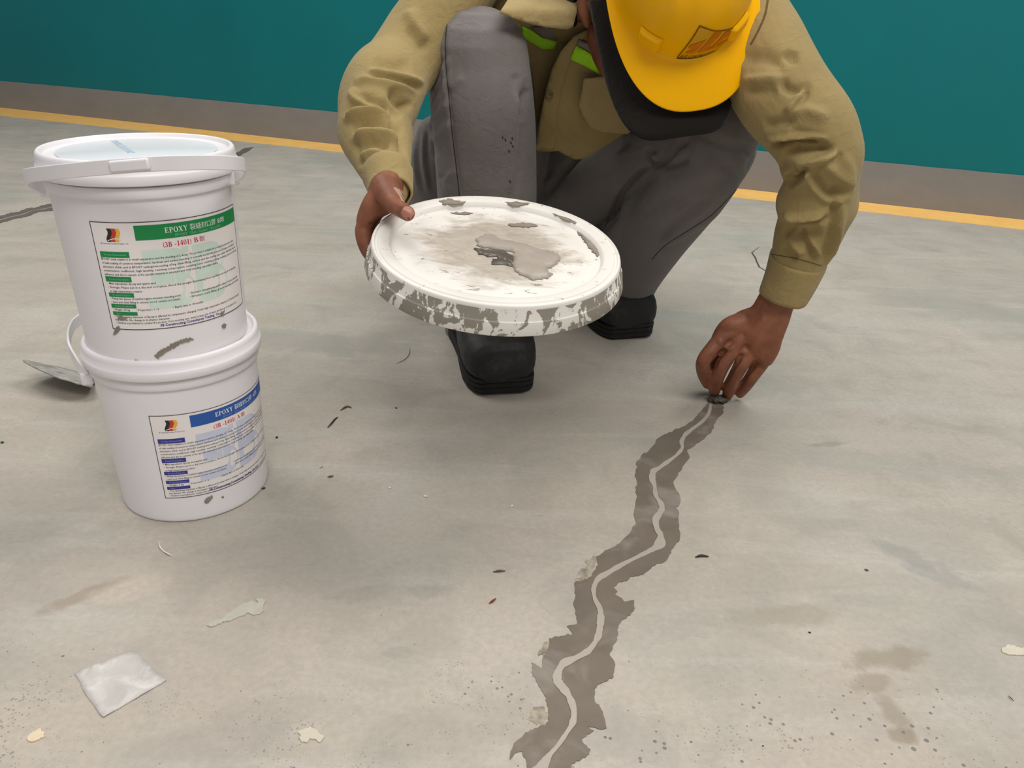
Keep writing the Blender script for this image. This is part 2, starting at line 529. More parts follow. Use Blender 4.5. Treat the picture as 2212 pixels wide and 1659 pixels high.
hp = [(1640, 534), (1630, 541), (1624, 546), (1631, 556), (1635, 566), (1640, 577), (1650, 583), (1656, 588)]
V, F = ribbon(hp, [0.0005, 0.0008, 0.0018, 0.0022, 0.002, 0.0022, 0.0018, 0.0008])
mesh_obj('hairline_crack', V, F, M_CRACK, floor)

# ------------------------------------------------------------------ text and label printing
_tc = {}


def text_tris(s, bold=0.0, res=2):
    key = (s, bold, res)
    if key in _tc: return _tc[key]
    cu = bpy.data.curves.new('t', 'FONT'); cu.body = s; cu.size = 1.0; cu.resolution_u = res; cu.offset = bold
    o = bpy.data.objects.new('t', cu); COL.objects.link(o)
    bpy.context.view_layer.update()
    me = bpy.data.meshes.new_from_object(o.evaluated_get(bpy.context.evaluated_depsgraph_get()))
    V = get_v(me)[:, :2].copy() if len(me.vertices) else np.zeros((0, 2)); F = [tuple(p.vertices) for p in me.polygons]
    bpy.data.objects.remove(o); bpy.data.curves.remove(cu); bpy.data.meshes.remove(me)
    _tc[key] = (V, F); return V, F


def rect(x0, y0, x1, y1): return [(x0, y0), (x1, y0), (x1, y1), (x0, y1)]


def arc(cx, cy, rx, ry, tx, ty, a0, a1, n=18):
    """strips of a ring whose stroke is tx wide at the sides and ty at the top and bottom"""
    out = []
    for i in range(n):
        q = []
        for a, s in ((a0 + (a1 - a0) * i / n, 1), (a0 + (a1 - a0) * (i + 1) / n, 1), (a0 + (a1 - a0) * (i + 1) / n, 0), (a0 + (a1 - a0) * i / n, 0)):
            ca, sa = math.cos(math.radians(a)), math.sin(math.radians(a))
            q.append((cx + ca * (rx if s else rx - tx), cy + sa * (ry if s else ry - ty)))
        out.append(q)
    return out


def serif_glyph(ch):
    """bold Roman capitals and figures: (polygons, advance), cap height 1"""
    S, T = 0.17, 0.06
    if ch == 'E':
        return [rect(.1, 0, .1 + S, 1), rect(.02, 0, .64, T), rect(.02, 1 - T, .62, 1), rect(.27, .49, .48, .55), [(.56, .0), (.68, .26), (.62, .26), (.5, .03)], [(.58, 1), (.64, .76), (.58, .76), (.5, .97)], rect(.46, .38, .5, .66)], .72
    if ch == 'P':
        return [rect(.1, 0, .1 + S, 1), rect(.02, 0, .36, T), rect(.02, 1 - T, .36, 1), rect(.27, .46, .36, .46 + T)] + arc(.36, .73, .28, .27, .17, .06, -90, 90), .68
    if ch == 'O':
        return arc(.4, .5, .38, .52, .18, .05, 0, 360, 32), .82
    if ch == 'X':
        return [[(.06, 1), (.28, 1), (.72, 0), (.5, 0)], [(.6, 1), (.68, 1), (.16, 0), (.08, 0)], rect(.0, 1 - T, .34, 1), rect(.5, 1 - T, .76, 1), rect(.0, 0, .26, T), rect(.42, 0, .78, T)], .8
    if ch == 'Y':
        return [[(.04, 1), (.26, 1), (.48, .46), (.31, .46)], [(.62, 1), (.7, 1), (.46, .46), (.38, .46)], rect(.31, 0, .48, .5), rect(.0, 1 - T, .32, 1), rect(.52, 1 - T, .78, 1), rect(.22, 0, .57, T)], .78
    if ch == 'B':
        return [rect(.1, 0, .1 + S, 1), rect(.02, 0, .4, T), rect(.02, 1 - T, .38, 1), rect(.27, .49, .4, .55)] + arc(.36, .755, .24, .245, .16, .06, -90, 90) + arc(.38, .26, .29, .28, .18, .06, -90, 90), .74
    if ch == 'A':
        return [[(.36, 1), (.46, 1), (.8, 0), (.6, 0), (.35, .78)], [(.36, 1), (.4, .9), (.14, 0), (.07, 0)], rect(.2, .3, .6, .36), rect(.0, 0, .26, T), rect(.5, 0, .88, T)], .86
    if ch == '3':
        return arc(.27, .73, .24, .27, .15, .06, -90, 160) + arc(.26, .27, .28, .29, .17, .06, -165, 90) + [rect(.2, .48, .3, .55)], .58
    if ch == '1':
        return [rect(.2, 0, .37, 1), rect(.08, 0, .49, T), [(.08, .86), (.2, 1), (.25, 1), (.25, .86)]], .56
    if ch == '4':
        return [rect(.3, 0, .46, 1), rect(.02, .24, .58, .36), [(.3, 1), (.36, 1), (.08, .36), (.0, .3)]], .6
    if ch == '0':
        return arc(.28, .5, .27, .52, .15, .05, 0, 360, 28), .58
    if ch == '(':
        return arc(.42, .42, .34, .66, .11, .03, 125, 235, 12), .32
    if ch == ')':
        return arc(-.08, .42, .34, .66, .11, .03, -55, 55, 12), .32
    if ch == '-':
        return [rect(.04, .28, .34, .4)], .4
    return [], .3


def serif_tris(s):
    V, F, x = [], [], 0.0
    for ch in s:
        polys, adv = serif_glyph(ch)
        for p in polys:
            b = len(V); V += [(x + q[0], q[1]) for q in p]; F.append(tuple(range(b, b + len(p))))
        x += adv + 0.04
    return np.array(V), F


class Label:
    """prints wrapped on the conical wall of a pail; s runs round the wall in mm, v down from the label's top edge in mm"""
    def __init__(L, pail, r_of_z, th0, z_top):
        L.p, L.r, L.th0, L.zt = pail, r_of_z, th0, z_top

    def at(L, s, v, lift):
        z = L.zt - v / 1000; r = L.r(z) + lift; a = math.radians(L.th0 + s / 1.57)
        return (r * math.sin(a), -r * math.cos(a), z)

    def patch(L, s0, v0, s1, v1, lift, n=None):
        n = n or max(2, int((s1 - s0) / 3)); k = max(1, int((v1 - v0) / 8)); V, F = [], []
        for j in range(k + 1):
            for i in range(n + 1): V.append(L.at(s0 + (s1 - s0) * i / n, v0 + (v1 - v0) * j / k, lift))
        for j in range(k):
            for i in range(n):
                a = j * (n + 1) + i; F.append((a, a + n + 1, a + n + 2, a + 1))
        return V, F

    def print_(L, tri, s, v, size, lift, width=None, slant=0.0):
        V, F = tri
        if len(V) == 0: return [], []
        V = np.asarray(V); sx = size
        if width is not None: sx = width / (V[:, 0].max() + 1e-6)
        return [L.at(s + p[0] * sx, v - p[1] * size + slant * p[0], lift) for p in V], F

    def poly(L, pts, lift, step=2.5):
        o = resample(pts, step); V2, F = fill2d(o, step * 1.4)
        return [L.at(p[0], p[1], lift) for p in V2], [tuple(reversed(f)) for f in F]


M_PLASTIC = simple('white_pail_plastic', (238, 234, 237), 0.38, 0.45, 0.015, 12)
M_PANEL = simple('bluish_lid_film', (226, 231, 236), 0.25, 0.5, 0.02, 14)
M_STRIP = NT('printed_strip'); M_STRIP = M_STRIP.out(M_STRIP.ramp(M_STRIP.noise(220, 3, 0.6), [(0.4, lin(150, 172, 190)), (0.6, lin(196, 208, 218))]), 0.5)
M_PAPER = simple('label_paper', (243, 236, 234), 0.45, 0.35, 0.01, 20)
M_INK = simple('black_ink', (62, 56, 62), 0.6, 0.2)
M_GREEN = simple('green_ink', (32, 140, 76), 0.5, 0.3)
M_BLUE = simple('blue_ink', (48, 92, 170), 0.5, 0.3)
M_NAVY = simple('navy_ink', (62, 62, 148), 0.5, 0.3)
M_RED = simple('red_ink', (206, 40, 62), 0.5, 0.3)
M_WHITEINK = simple('white_ink', (236, 240, 236), 0.5, 0.3)
M_PALEG = simple('pale_green_ink', (214, 231, 218), 0.5, 0.3)
M_PALEB = simple('pale_blue_ink', (210, 213, 232), 0.5, 0.3)
M_PALEG2 = simple('soft_green_ink', (140, 200, 162), 0.5, 0.3)
M_PALEB2 = simple('soft_blue_ink', (140, 164, 216), 0.5, 0.3)
M_FBLACK = simple('flag_black', (50, 46, 44), 0.5, 0.3)
M_FRED = simple('flag_red', (196, 66, 56), 0.5, 0.3)
M_FYEL = simple('flag_yellow', (238, 180, 72), 0.5, 0.3)
M_SMEAR = simple('dried_sealant', (142, 132, 120), 0.75, 0.2, 0.15, 60)

LINES = [
    (38.6, 4.5, 150, 'EPOXY chink sealant is in cream appearance and the shielding of 2 doses. The product is suitable for pouring big and severe chink'),
    (42.8, 4.5, 152, 'of safe sealing of common temperature, hardness and surface mending. It is mostly used in the purpose of leakproof sealing of'),
    (46.8, 4.5, 154, 'structure chink, and in EPOXY sealing/mix-sealing of big chink filling, surface and also sealing pipe outlet with high tension'),
    (50.8, 4.5, 155, 'construction coefficient, high tensility, resisting compression, resisting bend, resisting pulling, resisting wear and strong'),
    (54.8, 4.5, 118, 'adhesion and dry in cement, is the specific material in structure and chink mending, especially suitable'),
    (64.4, 5.5, 48, '\u2022 Main ingredients: Epoxy and quartz sand'),
    (68.4, 5.5, 148, '\u2022 Storage: Please put in a dry and cool place. Avoid the straight illuminating from sunshine and touch of watering'),
    (72.6, 6.5, 33, 'or high temperature location.'),
    (80.6, 5.5, 70, '\u2022 Fixing two pieces of marble/organic structure mending work'),
    (84.4, 5.5, 69, '\u2022 Joint and chink filling in cement, wood, ceramic and plastic'),
    (80.0, 84, 72, '\u2022 Structure strengthening and bonding of various materials'),
    (84.0, 84, 74, '\u2022 Structure crack filling, ground mending and leveling'),
    (92.8, 5.5, 18, '\u2022 Weight: %s kg'), (92.8, 30, 22, '\u2022 Proportion : 1 : 2'), (92.6, 66, 32, '\u2022 Expiry date: in 18 months'),
    (100.6, 5.5, 150, '\u2022 The operating character of Epoxy is affected by temperature changing. Under high temperature situation, its effective time gets'),
    (104.0, 5.5, 56, 'less shorter. No change in its physics character.'),
    (107.4, 5.5, 142, '\u2022 Children is prohibited to contact the product. Once touching eyes, wash by large sum of water and then go to hospital at once'),
]
HEADS = [(30, 36, 29, 'Product Characteristic'), (56, 61.6, 26.5, 'Product Description'), (73.4, 78, 26, 'Product Purpose'), (85.6, 90, 26, 'Product Specification'), (94, 98, 26, 'Note')]


def make_label(parent_body, L, letter, weight, ink, pale, soft, head_ink, height):
    lab = mesh_obj('label', *L.patch(0, 0, 166, height, 0.0003), M_PAPER, parent_body)
    lab['label'] = 'white printed paper label with a black border'
    P = lambda name, parts, mat: mesh_obj(name, *join(parts), mat, lab, smooth=False)
    b = 0.75
    P('border', [L.patch(0, 0, 166, b, .0005), L.patch(0, height - b, 166, height, .0005), L.patch(0, 0, b, height, .0005, 1), L.patch(166 - b, 0, 166, height, .0005, 1)], M_INK)
    P('header_band', [L.patch(42, 3.6, 165, 18.6, .0005)], ink)['label'] = 'coloured band across the top of the label'
    # watermark: a broad figure 3 and a letter B
    wm = []
    def bar(s0, v0, s1, v1): wm.append(L.poly(rect(s0, v0, s1, v1), .0004, 4))
    def bow(cs, cv, rs, rv, t, a0, a1):
        n = 16
        for i in range(n):
            q = []
            for a, k in ((a0 + (a1 - a0) * i / n, 0), (a0 + (a1 - a0) * (i + 1) / n, 0), (a0 + (a1 - a0) * (i + 1) / n, t), (a0 + (a1 - a0) * i / n, t)):
                q.append(L.at(cs + (rs - k) * math.cos(math.radians(a)), cv - (rv - k) * math.sin(math.radians(a)), .0004))
            wm.append((q, [(0, 1, 2, 3)]))
    bar(45, 29, 74, 42); bar(50, 53, 72, 66); bar(43, 79, 74, 92)
    bow(73.5, 47.5, 18, 18.5, 13, 90, -92); bow(73.5, 72.5, 19, 19.5, 13, 92, -90)
    bar(83, 29, 90, 35); bar(95, 29, 114, 42); bar(95, 53, 116, 66); bar(95, 79, 114, 92); bar(94, 30, 101, 91)
    bow(113.5, 47.5, 19, 18.5, 13, 90, -92); bow(115.5, 72.5, 19, 19.5, 13, 92, -90)
    P('watermark', wm, pale)['label'] = 'pale watermark of a figure 3 and a letter B'
    # logo: wavy black, red and yellow flag over a swoosh and a line of tiny text
    lg = []
    for k, (c0, c1) in enumerate(((16.2, 20.2), (20.2, 24.4), (24.4, 28.0))):
        wv = lambda v: 1.3 * math.sin((v - 6) / 14 * 2 * math.pi * 0.9) - 0.4
        pts = [(c0 + wv(v), v) for v in np.linspace(6.3, 19.6, 9)] + [(c1 + wv(v), v + 0.3) for v in np.linspace(19.6, 6.1, 9)]
        lg.append(L.poly(pts, .0005 + k * 1e-5, 1.2))
    o = [P('logo_flag', [q], mt) for q, mt in zip(lg, (M_FBLACK, M_FRED, M_FYEL))]
    sw = [(15.5 + 13.5 * u, 18.3 - 2.2 * math.sin(u * 2.6)) for u in np.linspace(0, 1, 9)]
    sw = sw + [(a, c + 0.8) for a, c in reversed(sw)]
    P('logo_swoosh', [L.poly(sw, .0006, 1.2)], M_WHITEINK)
    P('logo_caption', [L.print_(text_tris('3B Constructing Consultancy Trading Co., Ltd', 0.004, 1), 7.5, 22.2, 2.1, .0005, 27)], M_INK)
    # headline
    cj = text_tris('\u88c2\u7e2b\u5c01\u53e3\u81a0', 0.0, 2); cz = text_tris(letter + '\u5291', 0.0, 2); c1 = text_tris('\u5291', 0.0, 2)
    hp_ = [L.print_(serif_tris('EPOXY'), 69.6, 12.8, 5.4, .0006, 22.6), L.print_(cj, 94.4, 12.8, 7.0, .0006, 31.5), L.print_(cz, 128.8, 12.6, 6.4, .0006, 10.8)]
    P('headline', hp_, M_WHITEINK)['label'] = 'white headline lettering'
    P('subtitle', [L.print_(text_tris('EPOXY  Chin. Sealant  ( Dose %s )' % letter, 0.0, 1), 78.8, 17.2, 3.9, .0006, 54)], soft)
    P('product_code', [L.print_(serif_tris('(3B -1401)'), 65.8, 27.2, 5.2, .0005, 28.2), L.print_(serif_tris(letter), 97, 26.6, 4.9, .0005, 4.6), L.print_(c1, 103, 26.8, 6.4, .0005, 6)], M_RED)['label'] = 'red product code'
    for a, c, w_, _ in HEADS: P('heading_tab', [L.patch(4.5, a, 4.5 + w_, c, .0005)], head_ink)
    for a, c, w_, t in HEADS: P('heading_text', [L.print_(text_tris(t, 0.006, 1), 8.5, (a + c) / 2 + 1.0, 2.9, .0006, min(w_ - 7, len(t) * 1.25))], soft)
    P('body_text', [L.print_(text_tris((t % weight) if '%s' in t else t, 0.006, 1), s, v, 3.1, .0006, w_) for v, s, w_, t in LINES], M_INK)
    P('company_line', [L.print_(text_tris('3B Constructing Consultancy Trading  Co., Ltd', 0.022, 2), 50.6, height - 3.0 if height < 113 else 111.2, 3.9, .0006, 73.5)], M_NAVY)['label'] = 'blue company line at the foot'
    return lab


BODY = [(0.0845, 0.0), (0.0862, 0.0012), (0.0868, 0.004), (0.0866, 0.008), (0.0905, 0.1725), (0.0906, 0.1752), (0.0928, 0.1756), (0.0934, 0.1766), (0.0936, 0.1862), (0.0930, 0.1872), (0.0908, 0.1876), (0.0908, 0.196), (0.0895, 0.196), (0.087, 0.17)]
LID = [(0.0945, 0.1884), (0.0972, 0.1888), (0.0980, 0.1900), (0.0982, 0.1975), (0.0976, 0.1992), (0.0964, 0.2002), (0.0962, 0.2075), (0.0955, 0.2105), (0.0940, 0.2125), (0.0920, 0.2128), (0.0905, 0.2118), (0.0896, 0.2090), (0.0880, 0.2080), (0.0600, 0.2078)]


def wall_r(z): return 0.0866 + (0.0905 - 0.0866) * (z - 0.008) / (0.1725 - 0.008)


def strap(pts_w, width, t, n=60, up=None):
    """a plastic strap of rectangular section along a path; width measured along `up`"""
    c = catmull(pts_w, n); T = np.gradient(c, axis=0); T /= np.linalg.norm(T, axis=1)[:, None]; V, F = [], []
    for i in range(n):
        u_ = np.array([0, 0, 1.0]) if up is None else (np.asarray(up(i / (n - 1)), float))
        side = np.cross(T[i], u_); side /= np.linalg.norm(side) + 1e-9; u2 = np.cross(side, T[i])
        for a, b in ((-1, -1), (1, -1), (1, 1), (-1, 1)): V.append(c[i] + u2 * width / 2 * b + side * t / 2 * a)
    for i in range(n - 1):
        for k in range(4):
            F.append((i * 4 + k, i * 4 + (k + 1) % 4, i * 4 + 4 + (k + 1) % 4, i * 4 + 4 + k))
    F += [(3, 2, 1, 0), tuple(4 * n - 4 + k for k in range(4))]
    return V, F


def box(c, sx, sy, sz, rz=0.0):
    V = []
    for z in (-1, 1):
        for x, y in ((-1, -1), (1, -1), (1, 1), (-1, 1)):
            X, Y = x * sx / 2, y * sy / 2
            V.append((c[0] + X * math.cos(rz) - Y * math.sin(rz), c[1] + X * math.sin(rz) + Y * math.cos(rz), c[2] + z * sz / 2))
    return V, [(0, 3, 2, 1), (4, 5, 6, 7), (0, 1, 5, 4), (1, 2, 6, 5), (2, 3, 7, 6), (3, 0, 4, 7)]


def pail(loc, label, handle_px, ears_px, grip_px, th0, z_top, letter, weight, inks, height):
    t = empty('pail', loc)
    tag(t, label, 'pail', 'white pails stacked one on the other')
    body = mesh_obj('body', *lathe(BODY, cap1=False), M_PLASTIC, t); smooth_by_angle(body, 50)
    lid = mesh_obj('lid', *lathe(LID, cap0=False), M_PLASTIC, t); smooth_by_angle(lid, 50)
    mesh_obj('lid_panel', *lathe([(0.0, 0.2079), (0.078, 0.2081), (0.0785, 0.2084), (0.078, 0.2087), (0.0, 0.2087)][1:4], 72), M_PANEL, lid)
    L = Label(t, wall_r, th0, z_top)
    make_label(t, L, letter, weight, *inks, height)
    lo = np.array(loc)
    hp = [at(*q) - lo for q in handle_px]
    h = bevel_sharp(mesh_obj('handle', *strap(hp, 0.0135, 0.0026), M_PLASTIC, t), 0.0007, 2); h['label'] = 'white plastic strap handle'
    smooth_by_angle(h)
    if grip_px:
        gp = [at(*q) - lo for q in grip_px]
        smooth_by_angle(bevel_sharp(mesh_obj('grip', *strap(gp, 0.0105, 0.0048, 20), M_PLASTIC, h), 0.002, 3))
    for q in ears_px:
        p = at(*q) - lo; a = math.atan2(p[0], -p[1])
        smooth_by_angle(bevel_sharp(mesh_obj('ear', *box((p[0], p[1], p[2]), 0.014, 0.013, 0.016, a), M_PLASTIC, t), 0.003, 3))
    return t, L


PX, PY = -0.3998, 0.8437
lower, LL = pail((PX, PY, 0), 'lower white pail of the stack, blue header label, standing on the concrete floor',
                 [(185, 812, .795), (166, 783, .80), (150, 748, .815), (152, 715, .86), (172, 690, .92), (240, 655, .965), (350, 640, .985), (455, 645, .975), (520, 668, .95), (540, 700, .93), (538, 735, .92)],
                 [(188, 815, .800), (538, 738, .915)], None,
                 0.4, 0.1452, 'A', '7', (M_BLUE, M_PALEB, M_PALEB2, M_NAVY), 110)
upper, LU = pail((PX - 0.0011, PY - 0.0046, 0.2080), 'upper white pail with green header label standing on the lower pail',
                 [(98, 408, .835), (74, 398, .81), (56, 381, .775), (120, 372, .738), (200, 364, .722), (310, 355, .716), (420, 351, .724), (490, 352, .750), (526, 356, .790), (520, 372, .82), (505, 382, .84)],
                 [(101, 409, .838), (502, 383, .842)], [(238, 361, .7165), (280, 357.5, .7135), (322, 354, .7125)],
                 -11.8, 0.3617 - 0.2080, 'B', '3.5', (M_GREEN, M_PALEG, M_PALEG2, M_GREEN), 114)
# strip of print on the upper lid, and dried smears on the walls
zl = 0.2080 + 0.2090
q = [(240, 304), (252, 303), (292, 329), (276, 330)]
V2 = [fl(a, b, zl) for a, b in q]
V = [p for p in V2] + [p - np.array([0, 0, 0.0008]) for p in V2]
sk = mesh_obj('printed_strip', [v - np.array(upper.location) for v in V], [(0, 1, 2, 3), (7, 6, 5, 4), (0, 4, 5, 1), (1, 5, 6, 2), (2, 6, 7, 3), (3, 7, 4, 0)], M_STRIP, upper, smooth=False)
sk['label'] = 'blue-grey printed strip on the lid'


def wall_smear(L, parent, name, sv, mat=M_SMEAR, jag=0.35, step=1.0):
    o = resample(sv, step, True, jag); V2, F = fill2d(o, 1.6)
    n = len(V2)
    V = [L.at(p[0], p[1], 0.0011) for p in V2] + [L.at(p[0], p[1], -0.0003) for p in V2]
    G = [tuple(reversed(f)) for f in F]
    cnt = {(f[i], f[(i + 1) % 3]) for f in F for i in range(len(f)) if len(f) == 3}
    for (a, b) in cnt:
        if (b, a) not in cnt: G.append((a, b, b + n, a + n))
    return mesh_obj(name, V, G, mat, parent, smooth=False)


def sv_of(L, base, px, py):
    """where the ray through a pixel meets the pail wall, in label coordinates"""
    d = ray(px, py); o = ORG - np.array(base); lo, hi = None, None
    for t in np.linspace(0.6, 1.15, 1101):
        p = o + d * t
        if p[0] ** 2 + p[1] ** 2 <= wall_r(p[2]) ** 2:
            a = math.degrees(math.atan2(p[0], -p[1])); return ((a - L.th0) * 1.57, (L.zt - p[2]) * 1000)
    return None


def smear_px(L, t, pts, **k):
    sv = [sv_of(L, t.location, *p) for p in pts]
    if all(sv): wall_smear(L, t, 'dried_smear', sv, **k)


smear_px(LU, upper, [(245, 722), (252, 706), (258, 703), (260, 711), (254, 718), (249, 722)])
smear_px(LU, upper, [(255, 686), (262, 680), (266, 684), (276, 686), (270, 690), (258, 690)], jag=.5)
smear_px(LU, upper, [(333, 768), (345, 757), (360, 750), (375, 741), (392, 733), (412, 729), (418, 732), (408, 737), (392, 740), (380, 748), (366, 756), (352, 765), (340, 773)], jag=.5)
smear_px(LU, upper, [(283, 779), (292, 777), (304, 780), (326, 778), (328, 783), (300, 785), (285, 783)], jag=.5)
smear_px(LU, upper, [(478, 703), (484, 698), (488, 701), (485, 708), (480, 708)])
smear_px(LU, upper, [(474, 676), (480, 672), (483, 681), (478, 683)])
smear_px(LL, lower, [(441, 1082), (446, 1075), (458, 1069), (459, 1074), (449, 1086), (443, 1086)])
smear_px(LL, lower, [(478, 1073), (482, 1071), (483, 1074), (479, 1075)])
smear_px(LL, lower, [(561, 868), (564, 866), (566, 884), (564, 888)])

# ------------------------------------------------------------------ the big lid used as a mixing palette
LID_C = at(1074.2, 527.0, 0.86)
LID_N = np.array([0.0675, -0.1692, 1.0]); LID_N /= np.linalg.norm(LID_N)
_lu = np.cross([0, 1.0, 0], LID_N); _lu /= np.linalg.norm(_lu); _lv = np.cross(LID_N, _lu)
LID_R = 0.1397


def lid_local(px, py, z=-0.006):
    d = ray(px, py); t = ((LID_C + LID_N * z - ORG) @ LID_N) / (d @ LID_N); q = ORG + d * t - LID_C
    return (q @ _lu, q @ _lv)


m = NT('smeared_lid_plastic')
sx = m.n('ShaderNodeSeparateXYZ'); m.l(m.obj(), sx.inputs[0])
rr = m.math('SQRT', m.math('ADD', m.math('MULTIPLY', sx.outputs[0], sx.outputs[0]), m.math('MULTIPLY', sx.outputs[1], sx.outputs[1])), 0)
n1 = m.noise(18, 6, 0.65, m.mapped((0.8, 1.9, 1), (0, 0, 0.1)), 0.8)
n2 = m.noise(55, 5, 0.7, m.mapped((1, 2.2, 1), (0, 0, 0.2)), 0.4)
n3 = m.noise(46, 4, 0.62, m.mapped((1, 1, 0.6)), 1.2)
white = m.ramp(m.noise(9, 3), [(0.3, lin(226, 221, 214)), (0.7, lin(236, 232, 226))])
inner = m.mask(rr, 0.105, 0.05)
sm = m.mask(m.math('ADD', n1, m.math('MULTIPLY', inner, 0.42)), 0.56, 0.80)
sm = m.math('MULTIPLY', sm, m.mask(rr, 0.112, 0.10))
col = m.mix(m.math('MULTIPLY', sm, 0.8), white, m.ramp(n2, [(0.3, lin(140, 128, 114)), (0.7, lin(186, 173, 156))]))
marks = m.math('MULTIPLY', m.mask(n2, 0.635, 0.66), m.mask(sx.outputs[2], -0.012, -0.008))
col = m.mix(m.math('MULTIPLY', marks, 0.85), col, lin(140, 128, 116))
wall = m.mask(sx.outputs[2], -0.0035, -0.0045)
wall = m.math('MULTIPLY', wall, m.math('GREATER_THAN', rr, 0.1385))
blot = m.mask(m.math('ADD', n3, m.math('MULTIPLY', m.noise(110, 4, 0.7), 0.35)), 0.64, 0.67)
col = m.mix(m.math('MULTIPLY', m.math('MULTIPLY', wall, blot), 0.95), col, lin(136, 129, 116))
M_BIGLID = m.out(col, 0.45, 0.4, n2, 0.12, 0.001)
prof = [(0.0, -0.0095), (0.118, -0.0095), (0.128, -0.006), (0.1362, -0.006), (0.1402, -0.0150), (0.1440, -0.0295), (0.1450, -0.0306), (0.1472, -0.0306), (0.1476, -0.0295), (0.1448, -0.0166), (0.1436, -0.0158), (0.1432, -0.0150), (0.1404, -0.0028), (0.1397, -0.0008), (0.1386, 0.0),
        (0.1368, 0.0002), (0.1355, -0.0012), (0.1338, -0.0014), (0.1325, 0.0), (0.1225, 0.0), (0.1205, -0.0012), (0.1180, -0.0062), (0.1155, -0.0075), (0.108, -0.0068), (0.0, -0.006)]
big = mesh_obj('lid_palette', *lathe(prof[1:-1], 144, cap0=True, cap1=True), M_BIGLID)
smooth_by_angle(big, 35)
LIDM = Matrix(((_lu[0], _lv[0], LID_N[0], LID_C[0]), (_lu[1], _lv[1], LID_N[1], LID_C[1]), (_lu[2], _lv[2], LID_N[2], LID_C[2]), (0, 0, 0, 1)))
big.matrix_world = LIDM
tag(big, 'big round white lid smeared with sealant, held out flat in the crouching man\u2019s hand', 'lid')

M_PUTTY = NT('grey_putty'); M_PUTTY = M_PUTTY.out(M_PUTTY.ramp(M_PUTTY.noise(40, 4), [(0.3, lin(158, 148, 138)), (0.7, lin(172, 162, 152))]), 0.4, 0.4, M_PUTTY.noise(70, 4), 0.3, 0.003)
M_PUTTYD = simple('dark_wet_putty', (92, 86, 76), 0.28, 0.5, 0.2, 60, 0.3)
Zl = lambda L: [(760 + x / 3.687, 380 + y / 3.687) for x, y in L]


def on_lid(name, pts, h, mat, parent=None, jag=0.0008, step=0.004, z=-0.006, mound=0.0, seed=3):
    r_ = random.Random(seed)
    P = resample([lid_local(*p) for p in pts], 0.003, True, jag, r_)
    V2, F = fill2d(P, step); A = np.array(P + [P[0]]); d, _, _ = polydist(np.array(V2), A)
    hh = [z + h * min(1, di / 0.004) + mound * min(1, di / 0.016) * r_.uniform(0.6, 1.1) + 0.0002 for di in d]
    n = len(V2); V = [(p[0], p[1], q) for p, q in zip(V2, hh)] + [(p[0], p[1], z - 0.0005) for p in V2]
    G = list(F) + [tuple(i + n for i in reversed(f)) for f in F]
    E = {(f[i], f[(i + 1) % len(f)]) for f in F for i in range(len(f))}
    for a, b in E:
        if (b, a) not in E: G.append((b, a, a + n, b + n))
    o = mesh_obj(name, V, G, mat, parent)
    if parent is None: o.matrix_world = LIDM
    return o


put = on_lid('putty', Zl([(985, 505), (1060, 465), (1130, 470), (1190, 510), (1280, 520), (1400, 545), (1470, 580), (1560, 590), (1640, 615), (1660, 650), (1640, 700), (1560, 745), (1600, 790), (1560, 815), (1440, 830), (1380, 800), (1320, 770), (1280, 720), (1285, 650), (1270, 600), (1180, 590), (1100, 575), (1010, 560)]), 0.0022, M_PUTTY, None, 0.001, 0.004, mound=0.0028)
tag(put, 'mound of grey putty in the middle of the big held lid', 'putty')
on_lid('scraped_hollow', Zl([(985, 570), (1060, 585), (1140, 580), (1220, 600), (1290, 640), (1285, 700), (1220, 680), (1160, 640), (1080, 640), (1000, 610)]), 0.0012, M_PUTTYD, put, 0.0012, 0.005, seed=5)
on_lid('scraped_hollow', Zl([(1120, 660), (1200, 650), (1285, 690), (1270, 720), (1190, 705), (1110, 700)]), 0.0010, M_PUTTYD, put, 0.001, 0.005, seed=6)
on_lid('scraped_hollow', Zl([(1275, 565), (1320, 570), (1325, 600), (1285, 595)]), 0.0036, M_PUTTYD, put, 0.0008, 0.005, seed=7)
for i, (pts) in enumerate(([(690, 235), (760, 215), (850, 235), (905, 235), (880, 255), (800, 262), (720, 262)], [(1210, 245), (1290, 240), (1410, 250), (1400, 270), (1330, 275), (1260, 265)],
                           [(785, 292), (860, 295), (900, 285), (965, 295), (900, 310), (830, 305)], [(1575, 325), (1700, 365), (1790, 410), (1770, 418), (1660, 370)],
                           [(1780, 410), (1840, 450), (1930, 520), (1990, 585), (2000, 610), (1960, 640), (1910, 590), (1860, 530), (1800, 450)],
                           [(1240, 385), (1340, 375), (1440, 380), (1480, 395), (1410, 410), (1300, 402)])):
    so = on_lid('dried_smear', Zl(pts), 0.0006, M_SMEAR, big, 0.0010, 0.006, z=(-0.0002 if i in (0, 1, 3) else -0.006), seed=20 + i)

# ------------------------------------------------------------------ the crouching man
def fabric(name, rgb, var=0.1, weave=900, rough=0.9):
    m = NT(name); c = lin(*rgb)
    col = m.ramp(m.noise(11, 5, 0.6), [(0.3, tuple(v * (1 - var) for v in c[:3])), (0.7, tuple(v * (1 + var) for v in c[:3]))])
    col = m.mix(m.math('MULTIPLY', m.mask(m.noise(7, 5, .7), .5, .75), .28), col, tuple(v * .62 for v in c[:3]))
    hgt = m.math('ADD', m.math('MULTIPLY', m.noise(weave, 2, 0.5), .10), m.noise(42, 4, .62, None, 1.4))
    o = m.out(col, rough, 0.15, hgt, 0.55, 0.0035)
    m.b.inputs['Sheen Weight'].default_value = 0.12
    return o


